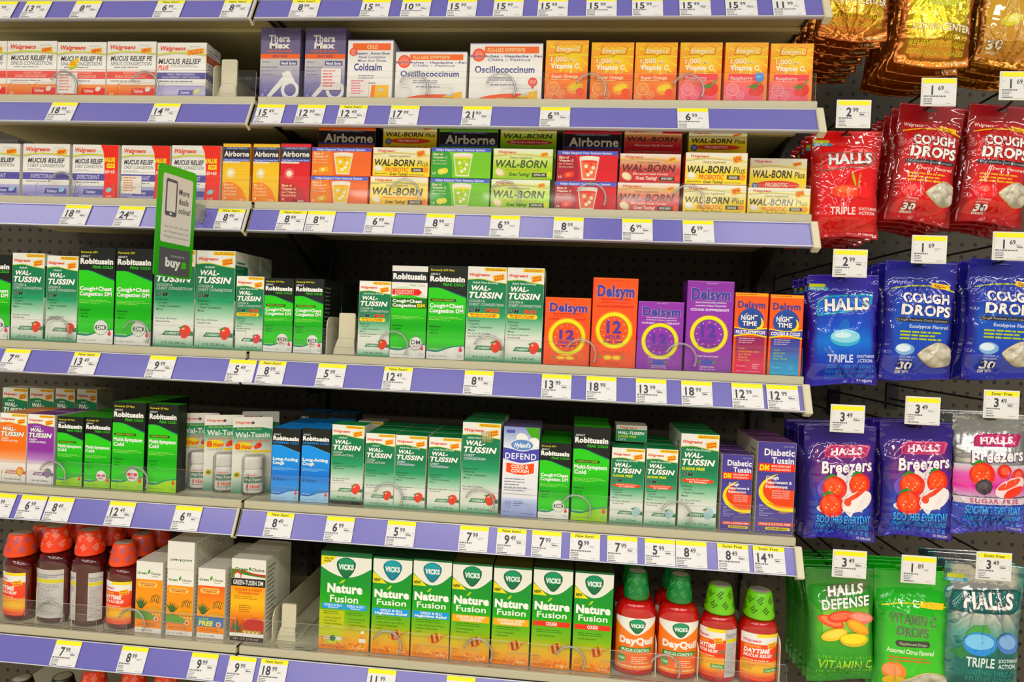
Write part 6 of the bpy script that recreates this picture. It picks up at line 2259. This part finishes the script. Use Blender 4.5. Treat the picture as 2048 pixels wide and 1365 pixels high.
def b_gold(a, k):
    if k == 2:
        a.g(.06, .2, .94, .94, [(0, 'b88c1c'), (.5, 'c89c1e'), (1, 'b87c12')])
        a.e(.4, .62, .16, c='d8d05a', ry=.05, rot=-.3)
        a.e(.42, .61, .1, c='ecE48a'.lower(), ry=.03, rot=-.3)
        a.t('30', .1, .8, .32, .87, 'e8e0c8', 3, o='5a4410', ob=2)
        a.t('DROPS', .12, .885, .3, .905, 'e4d8b8', 3)
        a.ls(.3, .3, .9, .44, 3, '8a641c', .5, 4, 5)
        return
    y = .66 if k == 0 else .68
    a.e(.5, .42, .3, c='c8c83c', ry=.12)
    a.e(.62, .38, .2, c='e0d060', ry=.07)
    a.e(.5, .36, .1, c='e88a3c', ry=.04)
    a.t('SOOTHING', .14, y, .5, y + .05, 'e4d4a8', 1, o='7a5410', ob=1)
    a.t('CENTER', .53, y, .94, y + .055, 'f2ead0', 2, o='7a5410', ob=1)
    for i, q in enumerate(('SOOTHES THROATS', 'RELIEVES COUGHS', 'COOLS NASAL PASSAGES')):
        a.t(q, .14 if i < 2 else .14, y + .085 + .055 * i, .9, y + .12 + .055 * i, 'd8c83c', 1, sp=.04)
    a.t('25 DROPS', .68, .955, .93, .975, 'e0d0a0', 2)


def window_mesh(p, cx, cy, rx, ry, seed):
    """lumpy wrapped drops under the clear window of a bag"""
    r = random.Random(seed)
    lumps = [(cx + r.uniform(-.85, .85) * rx, cy + r.uniform(-.85, .85) * ry, r.uniform(.4, .8), r.uniform(0, 3.1)) for _ in range(16)]
    nr, na = 16, 40
    u, v, cl = [], [], []
    for i in range(nr + 1):
        for k in range(na):
            t = 2 * math.pi * k / na
            q = i / nr
            tear = 1 - .35 * max(0, -math.cos(t)) * abs(math.sin(t))
            u.append(cx + rx * q * tear * math.cos(t))
            v.append(cy + ry * q * tear * math.sin(t))
    u, v = np.array(u), np.array(v)
    hgt = np.zeros_like(u)
    for lx, ly, s_, an in lumps:
        dx, dy = (u - lx) / rx, (v - ly) / ry
        a_, b_ = dx * math.cos(an) + dy * math.sin(an), -dx * math.sin(an) + dy * math.cos(an)
        hgt = np.maximum(hgt, s_ * np.clip(1 - (a_ / .5) ** 2 - (b_ / .28) ** 2, 0, 1))
    x, z = p.xz(np.clip(u * 2 - 1, -1, 1), v)
    y = -p.out(np.clip(u * 2 - 1, -1, 1), v) - .0012 - .0026 * hgt
    y[-na:] = -p.out(np.clip(u[-na:] * 2 - 1, -1, 1), v[-na:]) - .0006
    m = MB()
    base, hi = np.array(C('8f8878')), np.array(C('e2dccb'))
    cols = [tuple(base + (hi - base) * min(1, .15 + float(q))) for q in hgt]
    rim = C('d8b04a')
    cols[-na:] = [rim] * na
    Fc = [(i * na + k, i * na + (k + 1) % na, (i + 1) * na + (k + 1) % na, (i + 1) * na + k) for i in range(nr) for k in range(na)]
    m.v = [tuple(map(float, q)) for q in zip(x, y, z)]
    m.f, m.c, m.mi, m.sm = [f[::-1] for f in Fc], cols, [0] * len(Fc), [True] * len(Fc)
    return m.mesh('drops_window', 'film')


GOLD = ([(0, 'b8780c'), (.4, 'd89a14'), (.7, 'dca818'), (.9, 'c87c10'), (1, 'b8640c')], None)
BAGS = {
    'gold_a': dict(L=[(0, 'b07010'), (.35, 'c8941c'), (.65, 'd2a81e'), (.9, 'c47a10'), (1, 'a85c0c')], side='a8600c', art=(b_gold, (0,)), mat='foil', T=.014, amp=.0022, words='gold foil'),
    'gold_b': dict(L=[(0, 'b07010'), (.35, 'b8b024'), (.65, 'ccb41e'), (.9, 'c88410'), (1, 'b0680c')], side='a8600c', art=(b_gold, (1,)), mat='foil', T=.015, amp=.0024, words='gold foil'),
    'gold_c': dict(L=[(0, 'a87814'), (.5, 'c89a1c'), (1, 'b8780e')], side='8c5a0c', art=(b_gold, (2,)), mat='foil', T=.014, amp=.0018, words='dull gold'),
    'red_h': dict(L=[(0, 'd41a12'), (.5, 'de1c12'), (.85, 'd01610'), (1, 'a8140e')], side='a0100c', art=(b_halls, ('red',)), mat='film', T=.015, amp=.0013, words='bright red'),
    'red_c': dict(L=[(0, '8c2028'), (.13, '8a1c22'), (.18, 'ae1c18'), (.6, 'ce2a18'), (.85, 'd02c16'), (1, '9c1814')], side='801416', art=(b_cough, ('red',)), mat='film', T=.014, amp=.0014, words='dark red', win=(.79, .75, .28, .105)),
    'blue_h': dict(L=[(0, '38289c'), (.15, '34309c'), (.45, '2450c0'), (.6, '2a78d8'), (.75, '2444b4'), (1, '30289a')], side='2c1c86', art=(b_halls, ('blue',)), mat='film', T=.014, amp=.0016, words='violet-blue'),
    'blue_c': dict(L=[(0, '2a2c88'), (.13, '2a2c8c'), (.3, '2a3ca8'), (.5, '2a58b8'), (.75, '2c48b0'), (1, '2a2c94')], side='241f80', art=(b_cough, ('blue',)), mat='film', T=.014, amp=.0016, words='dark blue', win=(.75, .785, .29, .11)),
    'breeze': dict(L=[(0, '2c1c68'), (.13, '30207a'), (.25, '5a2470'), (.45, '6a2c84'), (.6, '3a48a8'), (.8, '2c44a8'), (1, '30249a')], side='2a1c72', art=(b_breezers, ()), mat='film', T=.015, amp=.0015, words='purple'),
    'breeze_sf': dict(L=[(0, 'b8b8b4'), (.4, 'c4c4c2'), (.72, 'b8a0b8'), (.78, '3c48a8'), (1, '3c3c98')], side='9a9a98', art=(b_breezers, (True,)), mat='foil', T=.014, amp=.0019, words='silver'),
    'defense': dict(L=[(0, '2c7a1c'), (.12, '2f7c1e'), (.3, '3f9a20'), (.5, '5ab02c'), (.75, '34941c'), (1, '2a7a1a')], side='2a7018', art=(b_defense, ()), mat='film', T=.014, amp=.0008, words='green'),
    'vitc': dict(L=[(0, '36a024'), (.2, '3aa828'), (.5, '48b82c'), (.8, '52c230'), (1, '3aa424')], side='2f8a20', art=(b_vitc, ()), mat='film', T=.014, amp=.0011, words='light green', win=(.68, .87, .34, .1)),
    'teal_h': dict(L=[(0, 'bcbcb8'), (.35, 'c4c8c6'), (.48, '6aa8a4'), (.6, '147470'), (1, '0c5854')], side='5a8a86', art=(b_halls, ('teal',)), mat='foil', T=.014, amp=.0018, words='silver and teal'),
}
# kind, front bag corners in the photo (top-left, top-right, bottom-left), price tag (left, top), dollars, cents, head, bags behind, what sets it apart
HANG = [
    ('gold_a', (1655, -150), (1795, -146), (1640, 78), (1640, -215), '2', '99', '', 6, 'gold foil bag beside the topmost shelf'),
    ('gold_b', (1815, -112), (1965, -104), (1790, 128), (1850, -190), '1', '69', '', 4, 'gold foil bag in the middle peg column'),
    ('gold_c', (1970, -95), (2110, -90), (1958, 132), (2000, -170), '1', '69', '', 3, 'dull gold bag at the photo corner'),
    ('red_h', (1623, 262), (1764, 263), (1640, 476), (1677, 201), '2', '99', '', 4, 'bright red bag with triple action print'),
    ('red_c', (1800, 205), (1931, 217), (1826, 440), (1847, 157), '1', '69', '', 4, 'dark red cherry cough drop bag, fully in view'),
    ('red_c', (1941, 206), (2072, 216), (1956, 442), (2004, 144), '1', '69', '', 3, 'dark red cherry bag cut off by the photo'),
    ('blue_h', (1614, 549), (1758, 550), (1618, 770), (1670, 500), '2', '99', '', 3, 'violet-blue bag with triple action print'),
    ('blue_c', (1772, 520), (1916, 527), (1785, 756), (1828, 472), '1', '69', '', 3, 'dark blue eucalyptus cough drop bag, fully in view'),
    ('blue_c', (1939, 516), (2083, 523), (1940, 755), (1990, 465), '1', '69', '', 3, 'dark blue eucalyptus bag cut off by the photo'),
    ('breeze', (1608, 850), (1753, 853), (1618, 1078), (1665, 811), '3', '49', '', 4, 'purple strawberry cream bag nearest the shelf end'),
    ('breeze', (1762, 843), (1905, 846), (1772, 1075), (1815, 795), '3', '49', '', 3, 'purple strawberry cream bag beside the silver bag'),
    ('breeze_sf', (1905, 826), (2055, 830), (1918, 1062), (1972, 782), '3', '49', 'Sugar Free', 3, 'silver sugar free berry bag'),
    ('defense', (1610, 1135), (1748, 1138), (1612, 1358), (1669, 1102), '3', '49', '', 5, 'green citrus drop bag with fruit slices print'),
    ('vitc', (1748, 1136), (1900, 1144), (1738, 1388), (1807, 1113), '1', '89', '', 3, 'light green vitamin drop bag cut off below'),
    ('teal_h', (1890, 1122), (2050, 1134), (1888, 1395), (1957, 1106), '3', '49', 'Sugar Free', 3, 'silver and teal bag with triple action print'),
]
YB = 0.045
_pouch = {}
for i, (kind, TL, TR, BL, tagpx, d, c, head, nb, lab) in enumerate(HANG):
    B = BAGS[kind]
    A0, A1, A2 = at(*TL, YB), at(*TR, YB), at(*BL, YB)
    w, h = float(np.linalg.norm(A1 - A0)), float(np.linalg.norm(A2 - A0))
    roll = math.atan2(float(A1[2] - A0[2]), float(A1[0] - A0[0]))
    if kind not in _pouch:
        p = Pouch(w, h, B['T'], 11 + i, amp=B['amp'])
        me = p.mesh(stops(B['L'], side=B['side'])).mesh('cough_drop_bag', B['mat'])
        a = Art(w, h)
        B['art'][0](a, *B['art'][1])
        pr = p.printing(a, 'film')
        wn = window_mesh(p, *B['win'], seed=i) if 'win' in B else None
        _pouch[kind] = (p, me, pr, wn)
    p, me, pr, wn = _pouch[kind]
    mid = (A0 + A1) / 2
    zs = float(mid[2]) - .045 * h
    rr = random.Random(40 + i)
    gap = p.T * 1.15 + p.amp * 4.2 + .0022
    for k in range(nb + 1):
        y = YB + gap * k
        if y > BACK - .02:
            break
        dx, dz, dr = (0, 0, 0) if k == 0 else (rr.uniform(-.003, .003), -.0010 * k + rr.uniform(-.002, .002), rr.uniform(-.02, .02))
        l2 = lab if k == 0 else f'{lab}, {("first", "second", "third", "fourth", "fifth", "sixth")[k - 1]} one behind it'
        o = tag(link('cough_drop_bag', me, loc=(float(mid[0]) + dx, y, float(mid[2]) + dz), rot=(0, -roll + dr, 0)), l2, 'bag of cough drops')
        link('printed_front', pr, o, (0, 0, 0))
        if wn:
            link('drops_window', wn, o, (0, 0, 0))
    # hook with tag holder
    yt = 0.004
    tp = at(*tagpx, yt)
    xc, zt = float(tp[0]) + TW / 2, float(tp[2])
    hk = tag(link('peg_hook', MB().box(xc - .012, xc + .012, BACK - .003, BACK - .0003, zs - .02, zs + .035).mesh('hook_backplate', 'wire', bevel=.0008)),
             f'dark wire peg hook of the {lab}', 'peg hook')
    m = MB().tube([(xc, BACK - .002, zs + .001), (xc, .06, zs + .001), (xc, .03, zs + .001), (xc, .018, zs + .004), (xc, .012, zs + .011)], .0021, 8)
    link('lower_wire', m.mesh('lower_wire', 'wire'), hk, (0, 0, 0))
    zh = zt - .006
    m = MB().tube([(xc, BACK - .002, zs + .030), (xc, .05, zs + .030), (xc, yt + .012, zs + .030), (xc, yt + .006, max(zs + .030, zt - TH - .001))], .0019, 8)
    link('upper_wire', m.mesh('upper_wire', 'wire'), hk, (0, 0, 0))
    m = MB().box(xc - TW / 2 - .0018, xc + TW / 2 + .0018, yt + .0012, yt + .0026, zt - TH - .0018, zt + .0018)
    link('tag_holder', m.mesh('tag_holder', 'white', bevel=.0005), hk, (0, 0, 0))
    price_tag((xc - TW / 2, yt + .0006, zt - TH), (0, 0, 0), d, c, head, f'{d}.{c} price tag above the {lab}', i * 5 + 1)
